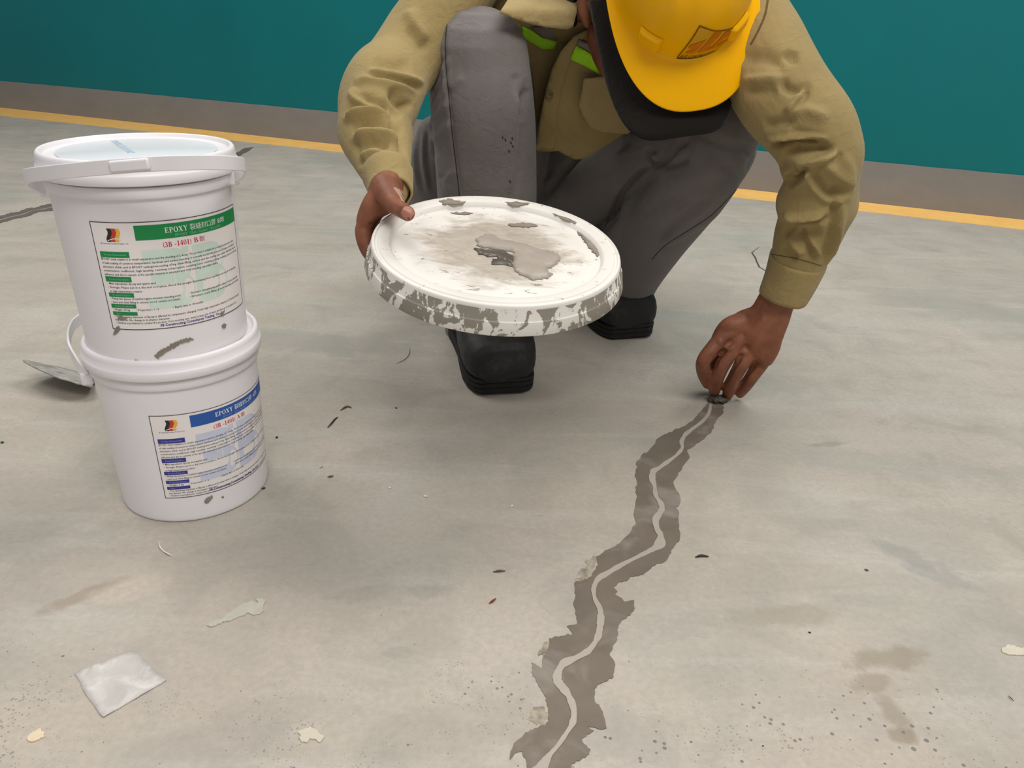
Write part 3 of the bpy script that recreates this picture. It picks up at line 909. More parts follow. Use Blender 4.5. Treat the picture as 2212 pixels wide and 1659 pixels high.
M_SHIRT = fabric('khaki_drill', (160, 140, 94))
M_SHIRT_IN = fabric('khaki_drill_flap', (172, 152, 106))
M_PANTS = fabric('grey_cotton', (121, 116, 114), 0.12)
m = NT('skin')
_sk = m.ramp(m.noise(28, 5, 0.6), [(0.28, lin(110, 64, 44)), (0.55, lin(138, 85, 60)), (0.78, lin(154, 99, 73))])
M_SKIN = m.out(_sk, 0.52, 0.4, m.noise(330, 4, 0.6), 0.25, 0.0008)
m.b.inputs['Subsurface Weight'].default_value = 0.12; m.b.inputs['Subsurface Radius'].default_value = (0.008, 0.003, 0.0015)
M_NAIL = simple('finger_nail', (176, 116, 98), 0.35, 0.5, 0.06, 200)
M_HAT = simple('yellow_hard_hat', (255, 186, 0), 0.25, 0.22, 0.02, 8)
M_BLACK = fabric('black_cap_cloth', (28, 25, 22), 0.1)
M_HAIR = simple('black_hair', (24, 20, 18), 0.6, 0.3, 0.2, 200, 0.4)
M_BOOT = NT('dusty_black_leather'); M_BOOT = M_BOOT.out(M_BOOT.mix(M_BOOT.math('MULTIPLY', M_BOOT.mask(M_BOOT.noise(30, 6, 0.7), 0.5, 0.8), 0.5), lin(34, 33, 33), lin(84, 80, 75)), 0.55, 0.35, M_BOOT.noise(150, 4), 0.25, 0.001)
M_SOLE = simple('black_rubber_sole', (36, 35, 34), 0.7, 0.25, 0.2, 80, 0.2)
M_NEON = simple('lime_reflective_band', (172, 238, 40), 0.6, 0.3, 0.06, 60)
M_SILVER = simple('grey_reflective_band', (128, 120, 114), 0.45, 0.4, 0.06, 60)
M_BTN = simple('button', (126, 108, 72), 0.4, 0.4, 0.05, 60)

man = empty('person', (0.08, 1.42, 0.0))
tag(man, 'crouching worker in khaki shirt, grey trousers and yellow hard hat, smoothing the floor crack', 'person')

# hat frame: base centre, top, front and right directions
yaw = 0.05
E_UP = np.array([math.sin(yaw) * math.cos(0.52) * -1, -math.cos(yaw) * math.cos(0.52), math.sin(0.52)]); E_UP /= np.linalg.norm(E_UP)
E_FW = np.array([0.165, 0, -1.0]); E_FW -= E_UP * (E_FW @ E_UP); E_FW /= np.linalg.norm(E_FW)
E_RT = np.cross(E_UP, E_FW)       # the wearer's left, right in the picture
if E_RT[0] < 0: E_RT = -E_RT
HAT_TIP = at(1505, 239, 1.075)
HATC = HAT_TIP - E_FW * 0.170 + E_UP * 0.024


def hp3(r, f, u): return HATC + E_RT * r + E_FW * f + E_UP * u


HR = np.column_stack([E_RT, E_FW, E_UP])
# --- body: one continuous surface, in the pose of the photograph
neck = hp3(-0.01, -0.06, -0.17)
arm_R = [(1000, -130, 1.30, 60), (965, 0, 1.265, 42), (905, 95, 1.215, 36), (850, 165, 1.155, 34), (818, 228, 1.085, 34), (818, 300, 1.025, 32), (832, 360, 0.965, 32), (838, 402, 0.92, 33)]
arm_L = [(1570, -130, 1.30, 60), (1620, 20, 1.22, 46), (1690, 180, 1.12, 44), (1775, 325, 1.06, 44), (1768, 420, 1.07, 46), (1735, 530, 1.09, 40), (1690, 635, 1.105, 36), (1676, 655, 1.105, 37, .8)]
leg_R = [(1110, 330, 1.58, 80), (1045, 110, 1.23, 76), (1045, 330, 1.27, 68), (1050, 520, 1.33, 60), (1045, 660, 1.37, 48)]
leg_L = [(1250, 370, 1.58, 84), (1390, 345, 1.42, 80), (1545, 325, 1.265, 66), (1470, 430, 1.32, 66), (1390, 540, 1.42, 56), (1335, 640, 1.52, 44)]
parts = [ptube(arm_R), ptube(arm_L)]
parts += [tube([at(*q[:3]) for q in leg_R], [.06, .045, .045, .042, .034], [.06, .045, .045, .042, .034]),
          tube([at(*q[:3]) for q in leg_L], [.06, .05, .036, .042, .042, .034], [.06, .05, .036, .042, .042, .034])]
SHR, SHL = at(1005, -125, 1.30), at(1570, -125, 1.30)
parts += [tube([(0.07, 1.62, .26), (0.09, 1.60, .40), (0.12, 1.52, .54), (0.15, 1.40, .64), SHR * .5 + SHL * .5], [.14, .13, .13, .13, .12], [.10, .09, .09, .08, .07]),
          tube([SHR, SHR * .5 + SHL * .5 + np.array([0, .02, .02]), SHL], [.055, .06, .055], [.055, .06, .055]),
          tube([SHR * .5 + SHL * .5 + np.array([0, 0, .01]), neck, hp3(-0.01, -0.03, -0.09)], [.06, .052, .055], [.06, .052, .055])]
# head: skull, face and jaw, brow, nose, lips, ears
parts += [ball(hp3(-.008, -.005, -.03), .074, .093, .092, rot=HR), ball(hp3(-.008, .045, -.10), .056, .055, .075, rot=HR), ball(hp3(-.008, .07, -.155), .034, .03, .03, rot=HR),
          ball(hp3(-.008, .085, -.045), .05, .016, .014, rot=HR), ball(hp3(-.008, .107, -.085), .014, .017, .026, rot=HR), ball(hp3(-.008, .112, -.1), .019, .013, .011, rot=HR),
          ball(hp3(-.008, .1, -.128), .024, .008, .007, rot=HR), ball(hp3(-.008, .097, -.141), .021, .009, .007, rot=HR)]
for s in (-1, 1):
    parts += [ball(hp3(-.008 + s * .03, .087, -.064), .014, .009, .01, rot=HR), ball(hp3(-.008 + s * .038, .078, -.095), .022, .02, .022, rot=HR)]
    ec = hp3(-.008 + s * .083, -.004, -.085)
    parts += [tube([ec + E_UP * u + E_FW * f + E_RT * s * r for u, f, r in ((-.026, .004, -.006), (-.012, .012, .002), (.006, .013, .006), (.024, .004, .008), (.028, -.012, .01), (.012, -.024, .012), (-.012, -.018, .006), (-.026, 0, -.006))], [.0055] * 8, [.0055] * 8, nr=30, ns=12),
              ball(ec - E_RT * s * .006, .007, .016, .022, rot=HR)]
parts += [ptube([(1340, 40, 1.27, 40), (1290, 70, 1.245, 22), (1297, 115, 1.235, 20), (1308, 150, 1.225, 15)], nr=24), ptube([(1340, 10, 1.27, 45), (1275, 20, 1.24, 18), (1262, 22, 1.228, 10)], nr=18),
          ptube([(1256, -30, 1.225, 10), (1258, 0, 1.222, 11), (1261, 30, 1.222, 11), (1268, 54, 1.225, 7)], nr=18)]
# his left hand (right in the picture), reaching down to the crack
hL = lambda x, y: (1480 + x / 6.38, 620 + y / 6.38)
WL = 1.105


def chain(L, ratio=1.0, **k): return ptube(L, ratio, nr=7 * len(L), ns=18, **k)


parts += [chain([(*hL(1255, 190), 1.105, 39, .75), (*hL(1150, 420), 1.105, 45, .62), (*hL(985, 620), 1.11, 62, .45), (*hL(840, 800), 1.118, 68, .36), (*hL(775, 890), 1.124, 62, .30)]),
          chain([(*hL(620, 600), 1.115, 22), (*hL(440, 790), 1.107, 18.5), (*hL(258, 1010), 1.098, 15.5), (*hL(256, 1180), 1.118, 15), (*hL(305, 1335), 1.138, 11)]),
          chain([(*hL(740, 700), 1.112, 20), (*hL(640, 860), 1.106, 19), (*hL(505, 1110), 1.099, 15.5), (*hL(425, 1300), 1.119, 15), (*hL(400, 1450), 1.142, 11.5)]),
          chain([(*hL(900, 760), 1.114, 20), (*hL(850, 930), 1.109, 19), (*hL(722, 1170), 1.103, 15.5), (*hL(632, 1350), 1.122, 15), (*hL(580, 1500), 1.142, 11)]),
          chain([(*hL(1130, 820), 1.120, 22), (*hL(1060, 1010), 1.115, 18.5), (*hL(930, 1220), 1.112, 15), (*hL(830, 1360), 1.126, 14), (*hL(760, 1465), 1.137, 10.5)]),
          chain([(*hL(820, 480), 1.118, 24), (*hL(580, 575), 1.117, 21), (*hL(430, 830), 1.142, 16), (*hL(400, 1150), 1.165, 14), (*hL(440, 1390), 1.158, 10)])]
for x, y, Y, r in ((475, 755, 1.101, 15), (615, 840, 1.098, 15), (812, 895, 1.101, 14), (985, 985, 1.108, 13)):      # knuckles
    p = at(*hL(x, y), Y); parts.append(ball(p, r * .00045))
# his right hand (left in the picture), thumb on the lid, fingers under its rim
hR = lambda x, y: (760 + x / 9.215, 380 + y / 9.215)
parts += [chain([(838, 402, .915, 34), (*hR(640, 420), .905, 36, .8), (*hR(430, 640), .905, 28, 1.3), (*hR(290, 900), .905, 22, 1.7), (*hR(290, 1080), .905, 18, 1.6)]),
          chain([(*hR(680, 260), .91, 36), (*hR(770, 440), .885, 29), (*hR(880, 590), .862, 20), (*hR(1010, 690), .838, 17.5), (*hR(1120, 755), .818, 16.5, .8), (*hR(1160, 775), .811, 14.5, .7)]),
          chain([(*hR(330, 850), .90, 18), (*hR(225, 1110), .893, 18), (*hR(330, 1500), .885, 16), (*hR(640, 1830), .868, 14.5), (*hR(900, 1960), .85, 12)])]
for k in (1, 2, 3):
    e = .021 * k
    parts.append(chain([(*hR(340 + 40 * k, 860 - 30 * k), .90 + e, 17), (*hR(250 + 50 * k, 1100 - 55 * k), .893 + e, 16.5), (*hR(380 + 60 * k, 1420 - 60 * k), .89 + e, 15), (*hR(680 + 50 * k, 1700 - 60 * k), .875 + e, 14), (*hR(930 + 30 * k, 1800 - 60 * k), .86 + e, 11.5)]))
# feet inside the boots
FT_R, FT_L = (np.array([-0.089, 1.402, 0]), np.array([0.28, -0.96, 0])), (np.array([0.128, 1.655, 0]), np.array([0.35, -0.937, 0]))
for (h, u), an in ((FT_R, at(1045, 655, 1.37)), (FT_L, at(1335, 640, 1.52))):
    parts.append(tube([an + np.array([0, 0, .03]), h + u * .05 + np.array([0, 0, .07]), h + u * .15 + np.array([0, 0, .06]), h + u * .25 + np.array([0, 0, .05])], [.034, .036, .036, .03], [.034, .036, .03, .02], facing=(0, 0, 1)))
bme = fuse(parts, 0.0018, 3, 0.5)
folds(bme, [('r', [hL(520, 720), hL(900, 560), hL(1150, 380)], 7, .0012), ('r', [hL(700, 800), hL(980, 560), hL(1180, 360)], 6, .0011), ('r', [hL(890, 860), hL(1060, 580), hL(1220, 380)], 6, .0009),
            ('r', [hL(560, 760), hL(640, 830)], 9, -.0018), ('r', [hL(560, 860), hL(440, 980), hL(380, 1130)], 5.5, -.0045), ('r', [hL(790, 960), hL(650, 1110), hL(535, 1330)], 5.5, -.0045), ('r', [hL(1000, 1040), hL(860, 1180), hL(735, 1370)], 5.5, -.0045), ('r', [hL(560, 830), hL(640, 720)], 8, -.0016), ('r', [hL(760, 960), hL(830, 860), hL(850, 780)], 8, -.0020), ('r', [hL(960, 1060), hL(1010, 980)], 8, -.0016),
            ('r', [hL(1080, 430), hL(1240, 400), hL(1330, 430)], 10, -.0022), ('r', [hL(850, 620), hL(960, 420), hL(1060, 260)], 9, -.0016),
            ('r', [hR(380, 660), hR(520, 720), hR(640, 700)], 4, -.0014), ('r', [hR(320, 970), hR(430, 975)], 3.5, -.0012), ('r', [hR(420, 560), hR(560, 640), hR(700, 720)], 6, -.0016),
            ('r', [hR(960, 610), hR(930, 760)], 4, -.0007), ('r', [hR(900, 570), hR(870, 700)], 4, -.0006)])
body = link_mesh('body', bme, M_SKIN); keep(body, man)


def nail(px, py, Y, ax, w_, l_, lift):
    """a small domed plate lying on a fingertip; ax = direction of the finger in the picture"""
    p = at(px, py, Y); vd = (p - ORG) / np.linalg.norm(p - ORG)
    a = RGT * ax[0] - UPV * ax[1]; a -= vd * (a @ vd) * 0.3; a /= np.linalg.norm(a); b = np.cross(vd, a); b /= np.linalg.norm(b); nn = np.cross(a, b)
    if nn @ vd > 0: nn = -nn
    V, F = [], []
    for i in range(7):
        for j in range(9):
            u, v = -1 + 2 * j / 8, -1 + 2 * i / 6
            wv = (1 - 0.35 * abs(v) ** 3)
            V.append(p + a * v * l_ / 2 + b * u * wv * w_ / 2 + nn * (lift - 0.0028 * u * u - 0.0012 * max(0, v) ** 2))
    for i in range(6):
        for j in range(8):
            k = i * 9 + j; F.append((k, k + 1, k + 10, k + 9))
    o = mesh_obj('thumbnail', V, F, M_NAIL); keep(o, man); return o


nail(*hR(1120, 745), .8115, (0.82, 0.57), .0125, .0125, .0052)

# --- trousers: one cloth surface over both legs and the seat
tr = [ptube([(1035, 705, 1.40, 74), (1045, 650, 1.375, 84), (1050, 560, 1.335, 98), (1053, 440, 1.29, 106), (1048, 320, 1.25, 110), (1040, 210, 1.215, 112, 1.0), (1038, 122, 1.205, 108, .9)]),
      tube([at(1038, 118, 1.215), at(1045, 150, 1.32), (-0.035, 1.46, .37), (-0.01, 1.58, .29)], [.068, .074, .080, .09], [.062, .078, .09, .11]),
      ptube([(950, 300, 1.40, 52), (938, 380, 1.40, 62), (955, 480, 1.40, 60), (1000, 600, 1.40, 55)]),
      ptube([(1318, 690, 1.56, 66), (1335, 640, 1.52, 70), (1352, 580, 1.46, 82), (1405, 500, 1.38, 88), (1475, 415, 1.305, 90), (1540, 330, 1.245, 90), (1560, 292, 1.235, 82)]),
      ptube([(1558, 290, 1.245, 82), (1480, 320, 1.31, 84), (1370, 350, 1.41, 92), (1270, 385, 1.50, 100)]),
      tube([(0.14, 1.52, .33), (0.10, 1.60, .27), (0.09, 1.66, .28)], [.11, .15, .14], [.11, .11, .10]),
      tube([(0.09, 1.62, .30), (0.10, 1.62, .42)], [.15, .14], [.11, .10])]
tme = fuse(tr, 0.0029, 5, 0.5)
wavy(tme, 0.0010, 34, 3)
folds(tme, [
    # side seam and the gathers of the near knee
    ('r', [(962, 55), (960, 110), (968, 190), (975, 260), (985, 340), (996, 420)], 4, -.0022), ('r', [(956, 110), (963, 190), (970, 260), (980, 340), (990, 420)], 5, .0012),
    ('s', [(928, 205), (945, 170), (962, 120)], 9, .0040), ('s', [(925, 240), (948, 200), (966, 150)], 9, .0038), ('r', [(922, 275), (945, 250), (970, 215)], 8, .0035),
    ('r', [(930, 310), (960, 280), (975, 262)], 10, .0030), ('r', [(1000, 165), (985, 180), (968, 190)], 9, .0025),
    ('s', [(1128, 170), (1122, 240), (1118, 300), (1108, 420)], 12, .0045), ('r', [(1140, 190), (1128, 240), (1126, 262)], 7, -.0035), ('r', [(1112, 160), (1120, 200), (1135, 215)], 8, -.0025),
    ('r', [(972, 420), (965, 390), (985, 365)], 8, .0025), ('r', [(958, 380), (940, 335)], 10, .0020),
    # fine gathers behind the near calf
    ('r', [(898, 300), (896, 360), (905, 420)], 4, .0022), ('r', [(907, 285), (905, 350), (916, 420)], 4, -.0022), ('r', [(915, 280), (914, 350), (926, 420)], 4, .0022), ('r', [(922, 270), (923, 340), (936, 420)], 5, -.0030), ('r', [(903, 290), (900, 350), (908, 400)], 3, -.0018),
    # the far leg: crease between thigh and calf, knee gathers, hem of the shin
    ('r', [(1408, 358), (1392, 366), (1365, 392), (1342, 425), (1322, 470), (1303, 500)], 7, -.012), ('s', [(1415, 362), (1375, 400), (1348, 440), (1318, 492)], 14, .006),
    ('r', [(1398, 318), (1402, 340), (1412, 358)], 6, -.008), ('r', [(1415, 330), (1420, 350)], 6, .006), ('r', [(1408, 362), (1440, 340), (1462, 315), (1490, 300)], 8, -.006), ('r', [(1430, 362), (1470, 350), (1490, 340)], 8, -.004),
    ('r', [(1250, 340), (1210, 380), (1180, 420), (1172, 432)], 9, -.006), ('r', [(1300, 300), (1270, 330), (1230, 350)], 8, -.004), ('r', [(1362, 300), (1340, 315), (1320, 318)], 10, -.004),
    ('s', [(1420, 525), (1460, 492), (1500, 460), (1540, 430)], 10, .004), ('r', [(1440, 530), (1500, 490), (1560, 450), (1600, 400)], 9, .0035),
    ('r', [(1600, 300), (1625, 340), (1612, 380)], 12, -.003), ('r', [(1560, 350), (1590, 380), (1600, 400)], 12, -.003), ('r', [(1440, 400), (1500, 385), (1560, 360)], 22, .004), ('r', [(1390, 470), (1430, 440), (1480, 430)], 18, -.003)], 1.4)
trousers = link_mesh('trousers', tme, M_PANTS); keep(trousers, man); trousers['label'] = 'grey work trousers'


# --- shirt: one cloth surface over trunk and both sleeves
SR = [(1020, -150, 1.34, 115), (968, 0, 1.255, 88), (905, 90, 1.205, 82), (860, 150, 1.16, 78), (832, 185, 1.115, 86), (818, 222, 1.085, 86), (810, 262, 1.05, 77), (811, 290, 1.035, 80), (823, 340, .99, 66), (836, 385, .95, 52), (841, 406, .932, 47)]
SL = [(1565, -150, 1.32, 115), (1600, 10, 1.215, 92), (1642, 110, 1.155, 98), (1690, 200, 1.105, 100), (1746, 272, 1.07, 94), (1768, 318, 1.06, 88), (1774, 350, 1.06, 86), (1774, 392, 1.065, 78), (1765, 440, 1.075, 84), (1756, 478, 1.082, 72), (1742, 515, 1.09, 68), (1722, 570, 1.098, 58), (1704, 610, 1.103, 53)]
sh = [ptube(SR, nr=70), ptube(SL, nr=76), ball(at(1832, 318, 1.06), .020),
      tube([(0.08, 1.66, .30), (0.09, 1.63, .42), (0.12, 1.54, .55), (0.15, 1.43, .64), SHR * .5 + SHL * .5 + np.array([0, .03, .0])], [.165, .155, .15, .15, .15], [.115, .105, .10, .095, .085]),
      tube([SHR * .5 + SHL * .5 + np.array([0, .02, .01]), SHR * .25 + SHL * .25 + neck * .5 + np.array([0, .012, .008]), SHR * .14 + SHL * .14 + neck * .72 + np.array([0, .012, .008])], [.10, .076, .070], [.085, .070, .066]),
      tube([SHR + np.array([0, .01, 0]), SHR * .5 + SHL * .5 + np.array([0, .03, .03]), SHL + np.array([0, .01, 0])], [.075, .08, .075], [.075, .08, .075])]
sme = fuse(sh, 0.0027, 4, 0.5)
wavy(sme, 0.0012, 30, 5)
folds(sme, [
    # right sleeve (left in the picture)
    ('s', [(790, 160), (830, 162), (870, 172), (915, 186)], 9, -.0060), ('r', [(765, 178), (800, 172), (850, 180), (900, 195)], 9, .0045),
    ('r', [(850, 190), (852, 205), (870, 222), (890, 232)], 10, -.0080), ('r', [(768, 210), (800, 218), (840, 235), (870, 250)], 12, -.0050), ('r', [(770, 190), (762, 210), (785, 222), (825, 232)], 8, .0045),
    ('s', [(750, 250), (780, 240), (815, 240), (845, 228)], 11, .0055), ('r', [(742, 262), (770, 250), (810, 245), (828, 232)], 8, .0045), ('r', [(760, 280), (800, 268), (840, 272), (870, 285)], 10, -.0050),
    ('s', [(762, 290), (795, 285), (835, 290), (862, 305)], 10, .0055), ('r', [(768, 300), (800, 286), (840, 296), (866, 312)], 8, .0040), ('r', [(775, 325), (805, 310), (840, 320)], 10, -.0040),
    ('r', [(770, 345), (800, 328), (835, 332)], 8, .0035), ('r', [(765, 300), (770, 330), (782, 360)], 9, -.0035), ('r', [(880, 60), (905, 90), (925, 110)], 12, -.003), ('r', [(880, 20), (900, 60), (920, 90)], 14, .004),
    ('r', [(820, 380), (850, 360), (870, 345)], 10, .002), ('r', [(800, 130), (840, 145), (890, 140)], 16, -.003), ('r', [(845, 245), (860, 275), (868, 310), (870, 345)], 9, -.004),
    # left sleeve (right in the picture)
    ('r', [(1600, 175), (1640, 172), (1690, 168)], 12, .0040), ('r', [(1602, 130), (1650, 125), (1695, 140)], 16, -.004), ('r', [(1695, 110), (1712, 130), (1715, 110)], 10, -.004),
    ('r', [(1690, 170), (1700, 190), (1725, 195), (1738, 185)], 10, -.0050), ('s', [(1730, 185), (1738, 195), (1720, 225), (1700, 250)], 9, .0050), ('r', [(1610, 190), (1640, 200), (1680, 195)], 14, -.0030),
    ('r', [(1700, 250), (1740, 240), (1790, 258)], 14, .0050), ('r', [(1650, 275), (1700, 262), (1715, 270)], 12, -.004), ('r', [(1705, 280), (1745, 290), (1790, 300)], 12, -.003),
    ('s', [(1655, 309), (1700, 306), (1750, 303), (1790, 305)], 8, -.0090), ('r', [(1658, 311), (1720, 306), (1780, 304)], 4, -.006), ('r', [(1690, 322), (1740, 320), (1800, 322)], 12, -.0055),
    ('s', [(1710, 362), (1760, 352), (1800, 338), (1812, 325)], 10, -.0065), ('r', [(1710, 372), (1770, 352), (1810, 332)], 9, .0045), ('r', [(1680, 350), (1700, 362), (1722, 364)], 9, -.004),
    ('r', [(1735, 375), (1720, 392), (1700, 402)], 9, -.0085), ('s', [(1700, 405), (1730, 385), (1748, 362)], 8, .0060), ('r', [(1750, 365), (1762, 395), (1790, 420), (1820, 400)], 12, -.0055), ('r', [(1745, 368), (1755, 400), (1790, 432), (1830, 420)], 8, .0045),
    ('r', [(1775, 340), (1800, 370), (1840, 400)], 12, .004), ('s', [(1690, 470), (1720, 478), (1770, 472), (1785, 460)], 9, -.0070), ('r', [(1695, 466), (1730, 474), (1780, 468)], 6, .0035),
    ('r', [(1692, 490), (1730, 505), (1775, 500)], 12, -.0050), ('r', [(1705, 500), (1715, 525), (1735, 550)], 8, .0045), ('r', [(1722, 505), (1745, 525), (1760, 560)], 8, -.0050), ('r', [(1735, 505), (1765, 540), (1772, 560)], 6, .0040), ('r', [(1690, 530), (1710, 550), (1725, 558)], 8, -.0035),
    ('s', [(1800, 420), (1806, 450), (1802, 490), (1790, 540), (1778, 568)], 9, -.0050), ('r', [(1815, 330), (1835, 365), (1830, 420), (1812, 480), (1790, 550)], 12, .0035),
    ('r', [(1690, 327), (1730, 328), (1775, 326), (1806, 320)], 9, -.0050), ('r', [(1720, 362), (1705, 380), (1690, 396)], 7, -.0050)], 1.7)
shirt = link_mesh('shirt', sme, M_SHIRT); keep(shirt, man); shirt['label'] = 'khaki long-sleeved work shirt'


from mathutils.bvhtree import BVHTree


def bvh_of(o): return BVHTree.FromPolygons([tuple(v.co) for v in o.data.vertices], [tuple(p.vertices) for p in o.data.polygons])


def on_cloth(name, bvh, pts, w_px, mat, parent, lift=.0006, th=.0010):
    """a narrow strip sewn on a surface along a curve"""
    c = catmull(np.asarray(pts, float), 8 * len(pts)) if len(pts) > 2 else np.array([np.asarray(pts[0]) * (1 - t) + np.asarray(pts[1]) * t for t in np.linspace(0, 1, 10)])
    P, N_ = [], []
    for q in c:
        h = bvh.ray_cast(Vector(ORG), Vector(ray(*q)))
        if h[0] is not None: P.append(np.array(h[0])); N_.append(np.array(h[1]))
    if len(P) < 4: return None
    P, N_ = np.array(P), np.array(N_); T = np.gradient(P, axis=0); T /= np.linalg.norm(T, axis=1)[:, None] + 1e-9; V, F = [], []
    for p, n_, t in zip(P, N_, T):
        if n_ @ (p - ORG) > 0: n_ = -n_
        b = np.cross(n_, t); b /= np.linalg.norm(b) + 1e-9; w_ = w_px * ((p - ORG) @ FWD) / FPX
        V += [p - b * w_ - n_ * .0005, p + n_ * lift - b * w_ * .6, p + n_ * lift + b * w_ * .6, p + b * w_ - n_ * .0005]
    for i in range(len(P) - 1):
        for k in range(3): F.append((i * 4 + k, i * 4 + k + 1, i * 4 + k + 5, i * 4 + k + 4))
    o = mesh_obj(name, V, F, mat); keep(o, man); o.parent = parent; o.matrix_parent_inverse = Matrix.Identity(4); return o


M_SEAMT = fabric('seam_thread_grey', (56, 54, 54)); M_SEAMK = fabric('seam_thread_khaki', (104, 86, 50))
tb = bvh_of(trousers)
on_cloth('seam', tb, [(966, 52), (962, 100), (965, 160), (970, 210), (976, 280), (983, 340), (990, 400), (993, 425)], 1.3, M_SEAMT, trousers)
on_cloth('seam', tb, [(1408, 560), (1440, 528), (1490, 496), (1540, 462), (1590, 410)], 1.2, M_SEAMT, trousers)
for x, y in ((1086, 297), (1092, 302), (1107, 299), (1104, 308), (1108, 316), (1100, 326), (1102, 392)):
    on_cloth('paint_fleck', tb, [(x - 1.5, y - 2.5), (x + 1, y + 2.5)], 1.6, M_DARKP if 'M_DARKP' in globals() else M_SEAMT, trousers)
sb_ = bvh_of(shirt)
on_cloth('seam', sb_, [(1660, -10), (1653, 30), (1640, 62), (1622, 96)], 3.0, M_SEAMK, shirt)
on_cloth('seam', sb_, [(1655, 547), (1690, 553), (1730, 561), (1774, 574)], 1.2, M_SEAMK, shirt)
bb_ = bvh_of(body)
dm = simple('pale_dust', (170, 142, 126), .8, .2, .08, 90)
for k, w_ in ((0, 5), (1, 6), (2, 6), (3, 4)):
    on_cloth('dust_smear', bb_, [(853 + k * 7, 405 + k * 3), (863 + k * 5.5, 420 + k * 2), (872 + k * 4, 436 + k)], w_, dm, body, .0003)


def cuff(L, mat):
    """a stitched cuff band: a short open sleeve end with thickness"""
    cs, A = [], []
    for q in L:
        p = at(*q[:3]); cs.append(p); A.append(q[3] * ((p - ORG) @ FWD) / FPX)
    D = catmull(np.column_stack([cs, A]), 14); c, a = D[:, :3], D[:, 3]
    T = np.gradient(c, axis=0); T /= np.linalg.norm(T, axis=1)[:, None]; V, F = [], []; ns = 48; ang = np.linspace(0, 2 * np.pi, ns, endpoint=False)
    rings = [(i, 0) for i in range(len(c))] + [(i, -0.0022) for i in reversed(range(len(c)))]
    for i, d in rings:
        ax = np.cross(T[i], c[i] - ORG); ax /= np.linalg.norm(ax); bx = np.cross(ax, T[i])
        wob = 1 + 0.02 * np.sin(ang * 3 + i * .2) + 0.012 * np.sin(ang * 7 + 1)
        lip = 0.0006 if i in (0, len(c) - 1) else 0.0
        V.extend(c[i] + (np.cos(ang) * wob)[:, None] * (a[i] + d - lip) * ax + (np.sin(ang) * wob)[:, None] * (a[i] + d - lip) * bx)
    m_ = len(rings)
    for r_ in range(m_):
        r2 = (r_ + 1) % m_
        for k in range(ns):
            k2 = (k + 1) % ns; F.append((r_ * ns + k, r_ * ns + k2, r2 * ns + k2, r2 * ns + k))
    o = mesh_obj('cuff', V, F, mat); keep(o, man); o.parent = shirt; o.matrix_parent_inverse = Matrix.Identity(4)
    return o


cuff([(836, 372, .957, 56), (841, 400, .935, 50), (843, 420, .918, 48)], M_SHIRT)
cuff([(1724, 560, 1.097, 62), (1708, 600, 1.102, 57), (1690, 641, 1.107, 52)], M_SHIRT)


def on_shirt(o):
    o.parent = shirt; o.matrix_parent_inverse = shirt.matrix_world.inverted() if False else Matrix.Identity(4)
    return o


Yf = lambda x, y: 1.250 + 0.095 * y / 340 + ((x - 1250) / 150) ** 2 * 0.03
# the front of the shirt between the knees, in two overlapping halves
on_shirt(sheet('shirt_front', [(950, -60), (1330, -60), (1330, 250), (1200, 300), (1140, 240), (1120, 100), (1080, 40), (980, 30)], lambda x, y: 1.285 + 0.095 * y / 340 + (max(0, 1250 - x) / 150) ** 2 * .012, .002, M_SHIRT, None))
on_shirt(sheet('shirt_front', [(1272, 62), (1240, 78), (1212, 110), (1192, 150), (1178, 200), (1168, 250), (1160, 300), (1156, 326), (1185, 328), (1206, 326), (1222, 336), (1244, 345), (1262, 342), (1290, 326), (1330, 302), (1420, 240), (1420, 60), (1330, 30)],
               lambda x, y: Yf(x, y), .0022, M_SHIRT, None, ripple=lambda x, y: 0.004 * math.sin(x * .05 + y * .012) + 0.003 * math.sin(y * .045)))
Yn = lambda x, y: Yf(x, y) - 0.0035 + 0.004 * math.sin(x * .05 + y * .012) + 0.003 * math.sin(y * .045)
on_shirt(sheet('placket', [(1272, 62), (1240, 78), (1212, 110), (1192, 150), (1178, 200), (1168, 250), (1160, 300), (1156, 326), (1198, 327), (1201, 290), (1205, 240), (1214, 190), (1228, 145), (1248, 105)], Yn, .001, M_SHIRT, None))
on_shirt(sheet('pocket_flap', [(1261, 170), (1258, 190), (1250, 228), (1258, 250), (1275, 276), (1300, 285), (1356, 290), (1400, 250), (1380, 160), (1300, 165)], lambda x, y: Yf(x, y) - 0.014 - 0.01 * (x - 1250) / 100, .0022, M_SHIRT_IN, None))
o = on_shirt(sheet('reflective_stripe', [(1245, 98), (1270, 112), (1310, 140), (1330, 150), (1330, 182), (1298, 163), (1262, 142), (1231, 128)], lambda x, y: Yn(x, y) - .002, .001, M_NEON, None)); o['label'] = 'lime reflective stripe'
o = on_shirt(sheet('reflective_stripe', [(1250, 84), (1270, 94), (1310, 108), (1310, 138), (1270, 110), (1245, 97)], lambda x, y: Yn(x, y) - .002, .001, M_SILVER, None)); o['label'] = 'grey reflective stripe'
o = on_shirt(sheet('reflective_stripe', [(1128, 56), (1146, 64), (1172, 82), (1204, 90), (1196, 106), (1172, 106), (1148, 92), (1128, 80)], lambda x, y: 1.281 + 0.095 * y / 340 + (max(0, 1250 - x) / 150) ** 2 * .012, .001, M_NEON, None)); o['label'] = 'lime reflective stripe'
o = on_shirt(sheet('reflective_stripe', [(1146, 60), (1184, 56), (1206, 74), (1202, 90), (1174, 82)], lambda x, y: 1.2815 + 0.095 * y / 340 + (max(0, 1250 - x) / 150) ** 2 * .012, .001, M_SILVER, None)); o['label'] = 'grey reflective stripe'
